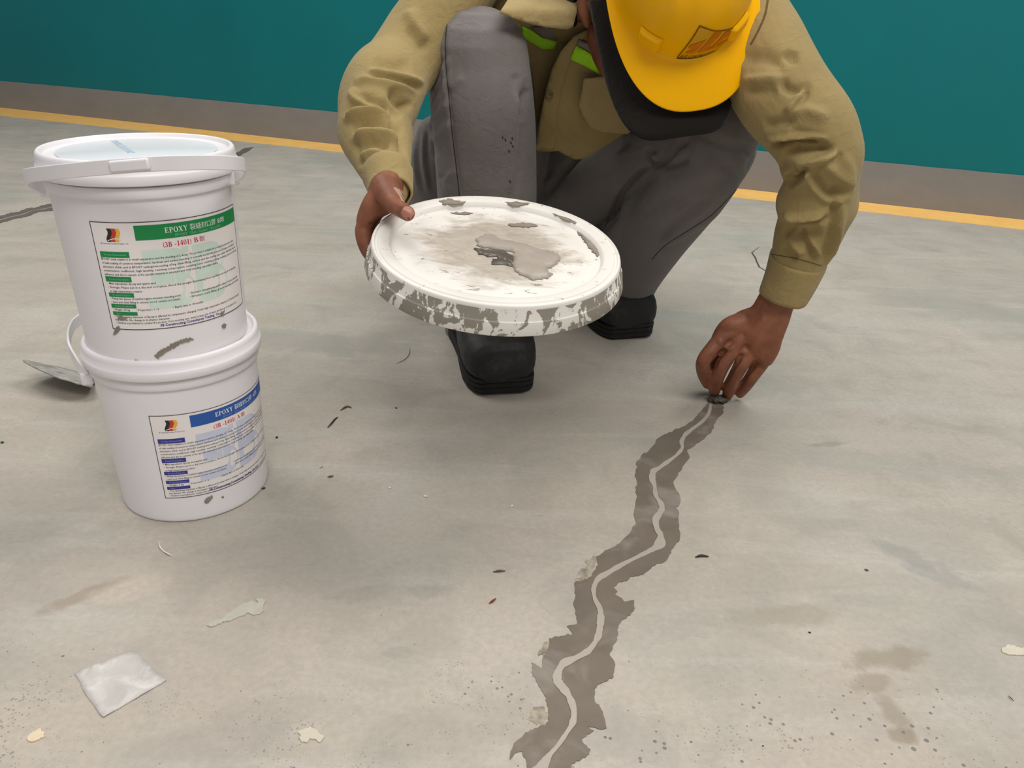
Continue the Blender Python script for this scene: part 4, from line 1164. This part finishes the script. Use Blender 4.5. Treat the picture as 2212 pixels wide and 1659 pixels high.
on_shirt(sheet('collar', [(1078, 28), (1090, 10), (1110, -22), (1180, -60), (1262, -60), (1250, 10), (1238, 58), (1225, 64), (1180, 59), (1150, 53), (1112, 40)], lambda x, y: 1.135 + 0.0009 * (x - 1080) * .6 + max(0, 20 - y) / 80 * .12, .0022, M_SHIRT_IN, None, ripple=lambda x, y: 0.008 * math.exp(-((x - 1165 - (y - 20) * .2) / 16) ** 2) - 0.006 * math.exp(-((x - 1128) / 22) ** 2)))
# button with four holes
bp = at(1187, 204, Yn(1187, 204) - 0.0012); bt = (bp - ORG) / np.linalg.norm(bp - ORG)
V, F = lathe([(0.0, 0.0), (0.0058, 0.0), (0.0062, 0.0008), (0.0058, 0.0018), (0.0046, 0.0020), (0.0040, 0.0014), (0.0, 0.0013)][1:6], 28)
Q = Vector(-bt).to_track_quat('Z', 'Y').to_matrix()
V = [np.array(Q @ Vector(v)) + bp for v in V]
on_shirt(mesh_obj('button', V, F, M_BTN))
for k in range(4):
    a = math.pi / 4 + k * math.pi / 2
    V, F = lathe([(0.0006, 0.0012), (0.0006, 0.0017)], 8)
    V = [np.array(Q @ Vector((v[0] + .0015 * math.cos(a), v[1] + .0015 * math.sin(a), v[2]))) + bp for v in V]
    on_shirt(mesh_obj('button_hole', V, F, M_INK))

# --- hair at the temple
hs = [ball(hp3(-.008, -.03, -.035), .0795, .085, .075, rot=HR), ptube([(1300, -40, 1.28, 50), (1236, -20, 1.26, 22), (1229, 20, 1.25, 18), (1236, 48, 1.245, 12)])]
hair = link_mesh('hair', fuse(hs, .003, 2), M_HAIR); keep(hair, man)

# --- black cap worn under the hard hat
V, F = [], []
nx, ny = 40, 22
for j in range(ny + 1):
    v = j / ny
    for i in range(nx + 1):
        u = -1 + 2 * i / nx
        half = 0.094
        fmax = 0.196 * (1 - abs(u) ** 4.2) ** 0.40
        f = -0.02 + (fmax + 0.02) * v
        V.append(hp3(-0.018 + u * half * (1 - 0.06 * v * v), f + 0.0, -0.030 - 0.012 * v - 0.030 * u * u))
for j in range(ny):
    for i in range(nx):
        k = j * (nx + 1) + i; F.append((k, k + 1, k + nx + 2, k + nx + 1))
cap = mesh_obj('cap', V, F, M_BLACK); keep(cap, man); sd = cap.modifiers.new('s', 'SOLIDIFY'); sd.thickness = 0.003
cap['label'] = 'black cap peak showing under the hard hat'

# --- hard hat
A_, BF, BB, HH = 0.091, 0.110, 0.122, 0.124


def rim(ph):     # outline of the shell's foot; ph = 0 at the front
    c, s = math.cos(ph), math.sin(ph); return (A_ * s, (BF if c > 0 else BB) * c)


def shell(ph, rho):
    x, y = rim(ph); k = math.sin(rho * math.pi / 2) ** 0.92; h = HH * max(0, math.cos(rho * math.pi / 2)) ** 0.78
    lat = x * k
    rib = 0.0035 * (math.exp(-((abs(lat) - 0.0) / 0.012) ** 4) + 0.8 * math.exp(-((abs(lat) - 0.034) / 0.007) ** 4)) * (1 - rho ** 4 if y < 0 else (1 - min(1, rho / 0.86) ** 8)) * (1 if rho < 0.95 else 0)
    return (x * k, y * k, h + rib)


NP, NRr = 144, 40
V, F = [hp3(0, 0, HH + .0035)], []
rings = [[shell(2 * math.pi * i / NP, r / NRr) for i in range(NP)] for r in range(1, NRr + 1)]
prof_b = [(0.25, .002, .0), (0.6, .001, .0), (1.0, 0, .0)]
for t, dz, _ in ((0.12, -.002, 0), (0.35, -.0015, 0), (0.6, -.001, 0), (0.85, 0, 0), (0.97, .0006, 0), (1.0, 0.0, 0), (0.99, -.0022, 0)):
    ring = []
    for i in range(NP):
        ph = 2 * math.pi * i / NP; x, y = rim(ph); c = max(0, math.cos(ph))
        sn, cs = math.sin(ph), math.cos(ph)
        if cs > 0: ox, oy = 0.099 * math.copysign(abs(sn) ** 0.83, sn), 0.169 * cs ** 0.83
        else: ox, oy = 0.099 * sn, (BB + .007) * cs
        drop = -0.024 * c ** 1.3 * t ** 1.2 - 0.003 * t
        side = -0.003 * (abs(math.sin(ph)) * c) * t
        ring.append((x + (ox - x) * t, y + (oy - y) * t, drop + side + dz * 0.5))
    rings.append(ring)
for i in range(NP):      # turned-in underside so that the rim has thickness
    pass
for ring in rings: V += [hp3(*q) for q in ring]
NR2 = len(rings)
for i in range(NP): F.append((0, 1 + i, 1 + (i + 1) % NP))
for r_ in range(NR2 - 1):
    for i in range(NP):
        i2 = (i + 1) % NP; a = 1 + r_ * NP; b = a + NP; F.append((a + i, b + i, b + i2, a + i2))
hat = _mo('hard_hat', V, F, M_HAT); keep(hat, man); hat['label'] = 'yellow hard hat with a square sticker on its front'
sd = hat.modifiers.new('s', 'SOLIDIFY'); sd.thickness = 0.0022; sd.offset = -1
bm = bmesh.new(); bm.from_mesh(hat.data); bmesh.ops.recalc_face_normals(bm, faces=bm.faces); bm.normal_update()
_top = max(bm.verts, key=lambda v_: (np.array(v_.co) - HATC) @ E_UP)
if _top.normal @ Vector(E_UP) < 0: bmesh.ops.reverse_faces(bm, faces=bm.faces)
bm.to_mesh(hat.data); bm.free()


def hat_frame(ph, rho, lift=0.0):
    e = 1e-3
    p = np.array(shell(ph, rho)); du = np.array(shell(ph + e, rho)) - p; dv = np.array(shell(ph, rho + e)) - p
    n = np.cross(du, dv); n /= np.linalg.norm(n)
    if n[2] < 0: n = -n
    return p + n * lift


def hat_of_px(px, py):
    """where the line of sight through a pixel meets the front of the shell: (ph, rho)"""
    best = (1e9, 0, 0)
    for lev in range(4):
        c = (0.0, 0.8) if lev == 0 else best[1:]
        w1, w2 = ((1.3, .25) if lev == 0 else (1.3 / 9 ** lev, .25 / 9 ** lev))
        for a in np.linspace(c[0] - w1, c[0] + w1, 21):
            for r_ in np.linspace(max(.3, c[1] - w2), min(1, c[1] + w2), 21):
                q, _ = proj(hp3(*hat_frame(a, r_, .001))[None]); d = (q[0, 0] - px) ** 2 + (q[0, 1] - py) ** 2
                if d < best[0]: best = (d, a, r_)
    return best[1:]


# square lugs at the foot of the shell
def lug(ph, rho, wr, hr, lift):
    V, F = [], []; n = 12
    for j in range(n + 1):
        for i in range(n + 1):
            u, v = -1 + 2 * i / n, -1 + 2 * j / n; e = max(abs(u), abs(v))
            l_ = lift * (1 if e < 0.72 else max(0, (1 - e) / 0.28) ** 0.6)
            V.append(hp3(*hat_frame(ph + u * wr, min(0.998, rho + v * hr), l_ + 0.0005)))
    for j in range(n):
        for i in range(n):
            k = j * (n + 1) + i; F.append((k, k + 1, k + n + 2, k + n + 1))
    o = _mo('slot_lug', V, F, M_HAT); keep(o, man); o.parent = hat; o.matrix_parent_inverse = Matrix.Identity(4); return o


for px_, py_ in ((1400, 100), (1603, 88)):
    a, r_ = hat_of_px(px_, py_); lug(a, min(r_, .94), 0.17, 0.052, 0.0065)

# sticker on the front: outlined square with orange strokes and a strip of small print
sq = [hat_of_px(*q) for q in ((1511, 55), (1599, 51), (1550, 118), (1461, 129))]


def stk(u, v, lift=.0014):
    a = [np.array(q) for q in sq]; q = (a[0] * (1 - u) + a[1] * u) * (1 - v) + (a[3] * (1 - u) + a[2] * u) * v
    return hp3(*hat_frame(q[0], q[1], lift))


def stk_poly(pts, lift):
    o = resample(pts, .06); V2, F = fill2d(o, .09); return [stk(p[0], p[1], lift) for p in V2], F


def stk_obj(name, polys, mat, lift):
    o = mesh_obj(name, *join([stk_poly(p, lift) for p in polys]), mat, smooth=False); keep(o, man); o.parent = hat; o.matrix_parent_inverse = Matrix.Identity(4); return o


M_STK = simple('clear_yellow_sticker', (214, 160, 4), 0.35, 0.4, 0.04, 60)
M_ORANGE = simple('orange_ink', (206, 108, 0), 0.4, 0.4, 0.06, 60)
M_BROWNINK = simple('brown_ink', (96, 62, 10), 0.5, 0.3, 0.2, 300)
stk_obj('sticker', [rect(0, 0, 1, 1)], M_STK, .0009)['label'] = 'square sticker on the front of the hard hat'
b_ = .018
stk_obj('sticker_border', [rect(0, 0, 1, b_ * 1.2), rect(0, 0, b_, 1), rect(1 - b_, 0, 1, 1), rect(0, 1 - b_, 1, 1)], M_BROWNINK, .0014)
stk_obj('sticker_letters', [[(.07, .55), (.30, .30), (.30, .82), (.12, .84), (.09, .78), (.22, .66), (.06, .66)], rect(.36, .06, .52, .80), rect(.50, .64, .66, .76), rect(.62, .08, .76, .74), [(.76, .08), (.97, .08), (.97, .26), (.86, .36), (.76, .36)], [(.78, .60), (.96, .48), (.96, .62), (.80, .74)]], M_ORANGE, .0014)
tx = text_tris('AUZ CONSTRUCTION', .01, 1); tv = np.array(tx[0]); ww = tv[:, 0].max()
o = mesh_obj('sticker_caption', [stk(.05 + p[0] / ww * .86, .975 - p[1] * .11, .0015) for p in tv], tx[1], M_BROWNINK, smooth=False); keep(o, man); o.parent = hat; o.matrix_parent_inverse = Matrix.Identity(4)

# --- boots
def boot(h, u, label):
    n = np.array([-u[1], u[0], 0]); S = 30
    T_ = np.linspace(0, 1, S); LN = 0.287
    wf = lambda t: np.interp(t, [0, .03, .1, .25, .42, .6, .75, .86, .94, .98, 1], [.022, .034, .041, .041, .043, .050, .0545, .053, .047, .038, .026])
    hf = lambda t: np.interp(t, [0, .04, .12, .28, .36, .46, .6, .75, .86, .94, .985, 1], [.10, .16, .19, .20, .185, .150, .122, .104, .094, .084, .070, .050])
    V, F = [], []; K = 20
    for t in T_:
        for k in range(K):
            a = math.pi * 2 * k / K; x, z = math.cos(a), math.sin(a)
            ww_, hh_ = wf(t) * (1 if z < 0.3 else 1), hf(t)
            X = math.copysign(abs(x) ** 0.5, x) * (ww_ + .0075) * (1.0 if z < 0 else 1 - 0.22 * z ** 2)
            Z = 0.022 + (hh_ - 0.022) * (0.5 + 0.5 * math.copysign(abs(z) ** 0.62, z))
            V.append(h + u * (LN * t) + n * X + np.array([0, 0, Z]))
    for i in range(S - 1):
        for k in range(K):
            k2 = (k + 1) % K; F.append((i * K + k, i * K + k2, (i + 1) * K + k2, (i + 1) * K + k))
    F += [tuple(reversed(range(K))), tuple((S - 1) * K + k for k in range(K))]
    me = fuse([(V, F)], .003, 3)
    wavy(me, .0008, 60, 4)
    up_ = link_mesh('boot', me, M_BOOT); keep(up_, man); up_['label'] = label
    # toe-cap seam and tongue, cut into the leather
    # sole: slab with a welt groove
    V, F = [], []; O_ = []
    for t in np.linspace(0, 1, 40): O_.append((t, 1))
    for t in np.linspace(1, 0, 40)[1:-1]: O_.append((t, -1))
    lev = [(0.0, -.004), (0.003, -.0005), (0.010, .0), (0.0103, -.0012), (0.0117, -.0012), (0.012, .0), (0.019, .0002), (0.0193, -.001), (0.0207, -.001), (0.021, .0006), (0.026, .0004), (0.0265, -.005)]
    for z, g in lev:
        for t, s in O_:
            zz = z + 0.004 * max(0, (t - .85) / .15) ** 2
            V.append(h + u * (LN * (0.5 + (t - .5) * (1 + 2 * (g + .003) / LN))) + n * s * (wf(t) + .003 + g) + np.array([0, 0, zz]))
    m_ = len(O_)
    for i in range(len(lev) - 1):
        for k in range(m_):
            k2 = (k + 1) % m_; F.append((i * m_ + k, i * m_ + k2, (i + 1) * m_ + k2, (i + 1) * m_ + k))
    F += [tuple(reversed(range(m_))), tuple((len(lev) - 1) * m_ + k for k in range(m_))]
    so = smooth_by_angle(mesh_obj('sole', V, F, M_SOLE), 35); keep(so, man); so.parent = up_; so.matrix_parent_inverse = Matrix.Identity(4)
    # laces across the throat
    for q in range(4):
        t = .44 + q * .05; z = hf(t)
        c = [h + u * (LN * (t + .01 * abs(s))) + n * s * wf(t) * .55 + np.array([0, 0, z - .004 + .006 * (1 - s * s)]) for s in np.linspace(-1, 1, 7)]
        la = mesh_obj('lace', *tube(c, [.0022] * 7, [.0022] * 7, nr=14, ns=8), M_BLACK); keep(la, man); la.parent = up_; la.matrix_parent_inverse = Matrix.Identity(4)
    return up_


boot(*FT_R, 'black work boot, the nearer one')
boot(*FT_L, 'black work boot, the farther one')

# ------------------------------------------------------------------ the repaired cracks in the floor
m = NT('smeared_sealant')
_b = m.ramp(m.noise(22, 5, 0.6), [(0.3, lin(112, 101, 90)), (0.7, lin(126, 115, 103))])
_b = m.mix(m.math('MULTIPLY', m.mask(m.noise(15, 4, 0.55, None, 0.6), 0.52, 0.70), 0.7), _b, lin(158, 150, 142))
_b = m.mix(m.math('MULTIPLY', m.mask(m.noise(9, 3), 0.5, 0.75), 0.3), _b, lin(104, 98, 86))
M_BAND = m.out(_b, m.ramp(m.noise(15, 4), [(0.4, (0.45,) * 3), (0.7, (0.75,) * 3)]), 0.35, m.noise(120, 4), 0.2, 0.001)
M_SEAM = simple('pale_crack_filler', (176, 166, 155), 0.65, 0.3, 0.05, 40)
zb = lambda L: [(1080 + x / 1.977, 820 + y / 1.977) for x, y in L]
LE = [(893, 85), (875, 115), (845, 155), (820, 180), (770, 205), (735, 225), (690, 240), (668, 255), (665, 275), (640, 300), (600, 330), (583, 352), (588, 372), (580, 400), (584, 450), (580, 480), (585, 510), (575, 545), (572, 575), (580, 610), (560, 650), (520, 690), (490, 715), (440, 740), (412, 755), (418, 790), (400, 820), (370, 855), (330, 860), (318, 880), (322, 920), (315, 960), (325, 1010), (330, 1045), (285, 1055), (310, 1085), (250, 1098), (210, 1105), (212, 1130), (185, 1180), (182, 1210), (178, 1235), (150, 1215), (133, 1210), (140, 1260), (165, 1310), (190, 1350), (205, 1400), (208, 1460), (160, 1490), (110, 1510), (60, 1555), (45, 1600), (40, 1625), (70, 1595), (95, 1590), (115, 1640), (125, 1690)]
RE = [(935, 70), (950, 110), (955, 140), (935, 160), (920, 185), (905, 215), (880, 245), (850, 270), (800, 300), (810, 335), (780, 370), (760, 410), (740, 435), (745, 460), (765, 490), (770, 530), (750, 545), (765, 570), (762, 610), (768, 650), (765, 690), (740, 720), (720, 760), (690, 785), (660, 795), (620, 825), (570, 845), (520, 865), (485, 885), (500, 905), (490, 920), (520, 935), (530, 950), (575, 945), (570, 990), (540, 1020), (520, 1030), (505, 1060), (500, 1110), (480, 1150), (470, 1180), (490, 1210), (485, 1270), (450, 1290), (415, 1305), (405, 1335), (405, 1375), (440, 1420), (455, 1490), (440, 1495), (410, 1490), (370, 1485), (400, 1500), (350, 1535), (360, 1560), (385, 1580), (380, 1600), (320, 1640), (280, 1690)]
random.seed(11)


def jagged(pts, closed=True, jag=1.3, step=5): return resample(pts, step, closed, jag)


band = decal('sealant_band', jagged(zb(LE)[::-1] + zb(RE)), -0.0008, 0.0008, M_BAND)
tag(band, 'wide brown smeared sealant band with pale crack line, winding from the hand to the front', 'sealant band')
CL = [(900, 108, 5), (890, 150, 8), (860, 185, 8), (820, 215, 9), (790, 240, 10), (775, 270, 9), (778, 295, 8), (755, 325, 8), (715, 355, 10), (680, 380, 12), (655, 395, 14), (650, 430, 14), (660, 460, 10), (665, 500, 10), (685, 530, 12), (690, 560, 13), (665, 600, 16), (670, 640, 13), (685, 670, 16), (680, 710, 22), (640, 735, 13), (580, 765, 10), (520, 795, 12), (460, 830, 14), (420, 855, 14), (400, 895, 10), (405, 940, 10), (425, 980, 12), (430, 1020, 15), (425, 1070, 14), (415, 1110, 14), (380, 1160, 14), (330, 1190, 16), (275, 1215, 20), (250, 1250, 16), (245, 1290, 22), (275, 1330, 18), (300, 1370, 16), (315, 1420, 15), (310, 1470, 12), (280, 1520, 10), (245, 1570, 10), (210, 1610, 12), (185, 1650, 26), (150, 1700, 30)]
cz_ = catmull(np.array(CL, float), 200)
cp = zb(cz_[:, :2]); wid = []
for i, (x, y) in enumerate(cp):
    z_ = (fl(x, y) - ORG) @ FWD; wid.append(cz_[i, 2] / 1.977 * z_ / FPX * 0.95 * (1 + 0.12 * math.sin(i * .9) + random.gauss(0, .07)))
V, F = ribbon(cp, wid, 0.0002, 0.0017)
seam = mesh_obj('crack_line', V, F, M_SEAM, band, smooth=False); seam['label'] = 'pale line of filler along the crack'
# ragged scraped spots beside the band
for pts in ([(320, 860), (330, 835), (365, 800), (372, 770), (400, 750), (412, 760), (408, 790), (385, 830), (355, 862)], [(130, 1420), (150, 1395), (190, 1400), (206, 1440), (190, 1475), (150, 1470), (125, 1445)], [(160, 1170), (180, 1140), (212, 1112), (208, 1150), (185, 1182), (165, 1180)]):
    decal('scraped_fringe', jagged(zb(pts), True, 2.2, 4), -0.0008, 0.0004, simple('scraped_floor_%d' % pts[0][0], (160, 150, 134), .85, .2, .42, 110), band)
# second crack, running behind the pails
M_BANDD = simple('dark_old_sealant', (108, 100, 94), 0.6, 0.3, 0.12, 40)
up2 = [(-60, 484), (0, 466), (15, 462), (35, 459), (58, 451), (85, 447), (105, 441), (180, 424), (300, 392), (420, 364), (490, 346), (512, 329), (528, 320), (549, 318)]
lo2 = [(540, 325), (532, 329), (520, 336), (500, 354), (420, 384), (300, 410), (180, 440), (105, 456), (85, 458), (60, 468), (30, 474), (0, 483), (-60, 502)]
band2 = decal('sealant_band', jagged(up2 + lo2, True, .8, 5), -0.0008, 0.0008, M_BANDD)
tag(band2, 'narrow dark sealant band on the floor behind the stacked pails', 'sealant band')
V, F = ribbon([(-60, 494), (0, 476), (25, 469), (48, 464), (70, 456), (90, 453), (110, 449), (200, 428)], [.003, .003, .0022, .003, .002, .003, .0025, .002], 0.0002, 0.0014, .0004)
mesh_obj('crack_line', V, F, simple('pale_crack', (160, 150, 140), .7), band2, smooth=False)

# dark lump of sealant pinched in the fingertips
M_LUMP = simple('dark_sealant', (72, 68, 62), 0.5, 0.4, 0.25, 90, 0.3)
lc = fl(1551, 862, 0.006)
V, F = ball((0, 0, 0), .015, .010, .006, 14)
V = [np.array(v) * (1 + .22 * math.sin(v[0] * 500 + 1) * math.cos(v[1] * 420) + .12 * math.sin(v[2] * 900 + v[0] * 700)) for v in V]
lump = mesh_obj('sealant_lump', [np.array([v[0], v[1], max(v[2], -.0058)]) for v in V], F, M_LUMP); lump.location = tuple(lc)
tag(lump, 'dark lump of sealant under the fingertips at the head of the crack', 'sealant')

# ------------------------------------------------------------------ trowel lying behind the lower pail
M_STEEL = NT('sealant_caked_steel'); M_STEEL = M_STEEL.out(M_STEEL.ramp(M_STEEL.noise(45, 5, .65), [(0.35, lin(140, 136, 130)), (0.65, lin(186, 181, 174))]), 0.75, 0.25, M_STEEL.noise(120, 4), .3, .001)
M_WOOD = simple('worn_handle', (120, 88, 58), .6, .3, .15, 40)
tw = empty('trowel', fl(130, 850)); tag(tw, 'grey steel trowel caked with sealant, sticking out behind the lower pail', 'trowel')
e1 = [at(50, 776, 1.115), at(90, 785, 1.135), at(130, 793, 1.150), at(170, 803, 1.160), at(205, 813, 1.160)]
e2 = [at(52, 780, 1.105), at(85, 797, 1.080), at(120, 812, 1.065), at(165, 826, 1.060), at(200, 836, 1.070)]
c1_, c2_ = catmull(e1, 18), catmull(e2, 18)
V, F = [], []
for a, b in zip(c1_, c2_):
    for k in range(7): V.append(a + (b - a) * k / 6 + np.array([0, 0, random.gauss(0, .0005)]))
for i in range(17):
    for k in range(6):
        q = i * 7 + k; F.append((q, q + 1, q + 8, q + 7))
bl = mesh_obj('blade', V, F, M_STEEL); keep(bl, tw); sd = bl.modifiers.new('s', 'SOLIDIFY'); sd.thickness = .0022
hs_ = (e1[-1] + e2[-1]) / 2
V, F = tube([hs_ - np.array([.006, 0, -.002]), hs_ + np.array([.03, .01, .012]), hs_ + np.array([.05, .012, .004])], [.005, .005, .005], [.005, .005, .005])
o = mesh_obj('tang', V, F, M_STEEL); keep(o, tw)
V, F = tube([hs_ + np.array([.048, .012, .004]), hs_ + np.array([.08, .015, -.004]), (hs_[0] + .15, hs_[1] + .02, .016)], [.012, .015, .014], [.012, .015, .014])
o = mesh_obj('handle', V, F, M_WOOD); keep(o, tw)

# ------------------------------------------------------------------ things lying on the floor
m = NT('clear_film'); _f = m.ramp(m.noise(38, 4, .55, None, 1.2), [(0.35, lin(186, 182, 178)), (0.52, lin(200, 195, 191)), (0.68, lin(220, 213, 208))])
M_FILM = m.out(_f, 0.55, 0.3, m.noise(16, 3), .15, .003)
fo = resample([(161, 1457), (180, 1447), (250, 1419), (284, 1406), (296, 1410), (326, 1440), (359, 1471), (350, 1477), (290, 1512), (224, 1551), (218, 1546), (195, 1515), (178, 1489), (174, 1476), (164, 1460)], 4, True, .25)
W = [fl(*p)[:2] for p in fo]; V2, F = fill2d(W, .006)
fc = np.mean(W, axis=0)
def ftop(p):
    d = np.hypot(p[0] - fc[0], p[1] - fc[1]); return (p[0], p[1], .0011 + .55 * max(0, d - .022) ** 2 * 0.9 + .0006 * math.sin(p[0] * 160) * math.cos(p[1] * 130))
V, G = thick(V2, F, ftop, lambda p: (p[0], p[1], ftop(p)[2] - .0007))
tag(mesh_obj('plastic_film', V, G, M_FILM), 'square of cloudy plastic film lying flat on the floor', 'plastic film')

z5 = lambda L: [(x / 2.989, 1130 + y / 2.989) for x, y in L]
M_FILL = simple('cream_filler', (204, 195, 177), .7, .25, .05, 60, .3)
M_FILL2 = simple('grey_white_filler', (190, 186, 173), .7, .25, .06, 60, .3)
M_CREAM = simple('yellowish_filler', (222, 205, 174), .7, .25, .05, 60, .3)


def patch(label, pts, mat, dome=.0004):
    o = decal('filler_patch', jagged(pts, True, .7, 3.2), -.0005, .0010, mat, None, step=.006, dome=dome); tag(o, label, 'filler patch'); return o


patch('long pale scrape of filler on the floor, pointing at the film square', z5([(1335, 665), (1350, 650), (1400, 630), (1440, 620), (1460, 600), (1520, 560), (1560, 530), (1620, 510), (1650, 520), (1670, 515), (1650, 495), (1690, 487), (1715, 505), (1700, 540), (1705, 570), (1680, 590), (1640, 600), (1610, 585), (1590, 590), (1540, 610), (1490, 635), (1440, 640), (1400, 665), (1370, 675)]), M_FILL2)
patch('small cream filler spot below the film square, at the left edge', z5([(175, 1390), (190, 1370), (240, 1340), (265, 1328), (268, 1345), (290, 1355), (280, 1375), (295, 1380), (255, 1400), (210, 1418), (185, 1410)]), M_CREAM)
patch('ragged pitted filler spot at the bottom, between film square and crack', z5([(1920, 1355), (1950, 1340), (2000, 1320), (2050, 1340), (2070, 1370), (2095, 1375), (2085, 1400), (2060, 1420), (2040, 1400), (2000, 1395), (1985, 1420), (1950, 1420), (1935, 1400), (1945, 1375)]), M_FILL)
patch('white filler spot cut off by the right edge of the picture', [(2163, 1403), (2176, 1394), (2190, 1396), (2204, 1401), (2222, 1401), (2222, 1415), (2195, 1417), (2176, 1415), (2164, 1410)], M_FILL)

M_SPL = simple('brown_wood', (112, 86, 66), .7, .2, .2, 200)
M_DARK = simple('dark_grit', (64, 60, 58), .7, .2, .2, 200)
M_PALE = simple('white_crumb', (226, 222, 214), .7, .2, .05, 200)
M_GRN = simple('green_bit', (24, 74, 48), .6, .3, .1, 200)
M_RUST = simple('rust_bit', (132, 66, 44), .7, .2, .2, 200)


def stick(name, label, cat, pts, r_px, mat):
    c = [fl(*p, .0012 + .0006 * (i % 2)) for i, p in enumerate(pts)]
    if len(c) == 2: c = [c[0], (c[0] + c[1]) / 2 + np.array([0, 0, .0006]), c[1]]
    r_ = [(r_px * ((q - ORG) @ FWD) / FPX) * (0.45 if i in (0, len(c) - 1) else 1) for i, q in enumerate(c)]
    c = [np.array([q[0], q[1], max(q[2], r0 * .8)]) for q, r0 in zip(c, r_)]
    b = c[0]; o = mesh_obj(name, *join([(lambda VF: ([np.asarray(v) - b * [1, 1, 0] for v in VF[0]], VF[1]))(tube(c, r_, r_, nr=8 * len(c), ns=10))]), mat); o.location = (b[0], b[1], 0)
    return tag(o, label, cat)


def crumb(name, label, cat, px, py, rx, mat, flat=.6, seed=1):
    r_ = random.Random(seed); p = fl(px, py); z_ = (p - ORG) @ FWD; R0 = rx * z_ / FPX
    V, F = ball((0, 0, 0), R0, R0 * r_.uniform(.6, .9), R0 * flat, 8)
    k = [r_.uniform(200, 600) / (R0 * 400) for _ in range(3)]
    V = [np.asarray(v) * (1 + .18 * math.sin(v[0] * k[0] * 4 + v[1] * k[1] * 3 + seed)) + np.array([0, 0, R0 * flat * .9]) for v in V]
    V = [np.array([v[0], v[1], max(v[2], -.0003)]) for v in V]
    o = mesh_obj(name, V, F, mat); o.location = (p[0], p[1], 0); o.rotation_euler = (0, 0, r_.uniform(0, 6)); return tag(o, label, cat)


stick('wood_splinter', 'flat brown wood splinter left of the sealant band, the farther of two', 'splinter', [(1066, 1235), (1078, 1233), (1091, 1233)], 2.4, M_SPL)
stick('wood_splinter', 'small slanting reddish splinter left of the sealant band, nearer the camera', 'splinter', [(1057, 1303), (1064, 1298), (1071, 1293)], 2.4, M_RUST)
stick('wood_splinter', 'dark grey splinter on the floor close to the right side of the sealant band', 'splinter', [(1503, 1203), (1515, 1200), (1530, 1202)], 2.8, M_DARK)
stick('wood_splinter', 'tiny dark splinter alone on the pale floor at right', 'splinter', [(1868, 1229), (1872, 1231), (1876, 1232)], 1.6, M_DARK)
stick('twig', 'bent dry twig on the floor between pails and boot', 'twig', [(736, 886), (744, 880), (752, 878), (759, 880)], 1.8, M_SPL)
stick('twig', 'short dark twig just left of the bent dry twig', 'twig', [(708, 923), (717, 913), (724, 905), (730, 901)], 1.7, M_DARK)
stick('thread', 'pale curled thread on the floor below the lower pail', 'thread', [(342, 1170), (346, 1182), (353, 1190), (363, 1196), (371, 1200)], 1.5, M_PALE)
stick('thread', 'thin dark curved hair on the floor left of the nearer boot', 'thread', [(886, 752), (884, 764), (877, 774), (866, 781), (857, 785)], .55, M_DARK)
stick('thread', 'short dark curved thread at the far right of the pale floor', 'thread', [(2178, 1503), (2184, 1508), (2190, 1514)], 1.0, M_DARK)
stick('brown_chip', 'flat brown chip on the floor right of the lower pail', 'chip', [(708, 1030), (714, 1029), (720, 1028)], 2.0, M_SPL)
stick('brown_chip', 'small two-toned chip right of the lower pail, above the flat brown chip', 'chip', [(690, 1010), (693, 1008), (697, 1006)], 1.8, M_FILL)
crumb('white_crumb', 'round white crumb on the floor in front of the nearer boot', 'crumb', 919, 1074, 4.0, M_PALE, .7, 1)
crumb('white_crumb', 'faint white crumb to the left of the round white crumb', 'crumb', 842, 1054, 3.0, M_PALE, .5, 2)
crumb('white_crumb', 'oblong white crumb in front of the boot, nearer the sealant band', 'crumb', 1106, 1094, 3.4, M_PALE, .5, 3)
crumb('dark_crumb', 'dark crumb on the floor touching the shade of the lower pail', 'crumb', 570, 1056, 3.8, M_DARK, .5, 4)
crumb('dark_crumb', 'dark crumb right beside the blue label of the lower pail', 'crumb', 598, 946, 3.2, M_DARK, .5, 5)
crumb('dark_crumb', 'small dark crumb midway between blue-label pail and nearer boot', 'crumb', 856, 882, 2.4, M_DARK, .5, 6)
crumb('dark_crumb', 'black crumb in the pale floor right of the lower sealant band', 'crumb', 1749, 1367, 3.0, M_DARK, .5, 7)
crumb('rust_crumb', 'tiny rust-red crumb at the bottom, right of the sealant band', 'crumb', 1648, 1612, 2.4, M_RUST, .5, 8)
crumb('green_crumb', 'dark green crumb at the left edge of the picture beside the lower pail', 'crumb', 5, 957, 4.0, M_GRN, .5, 9)
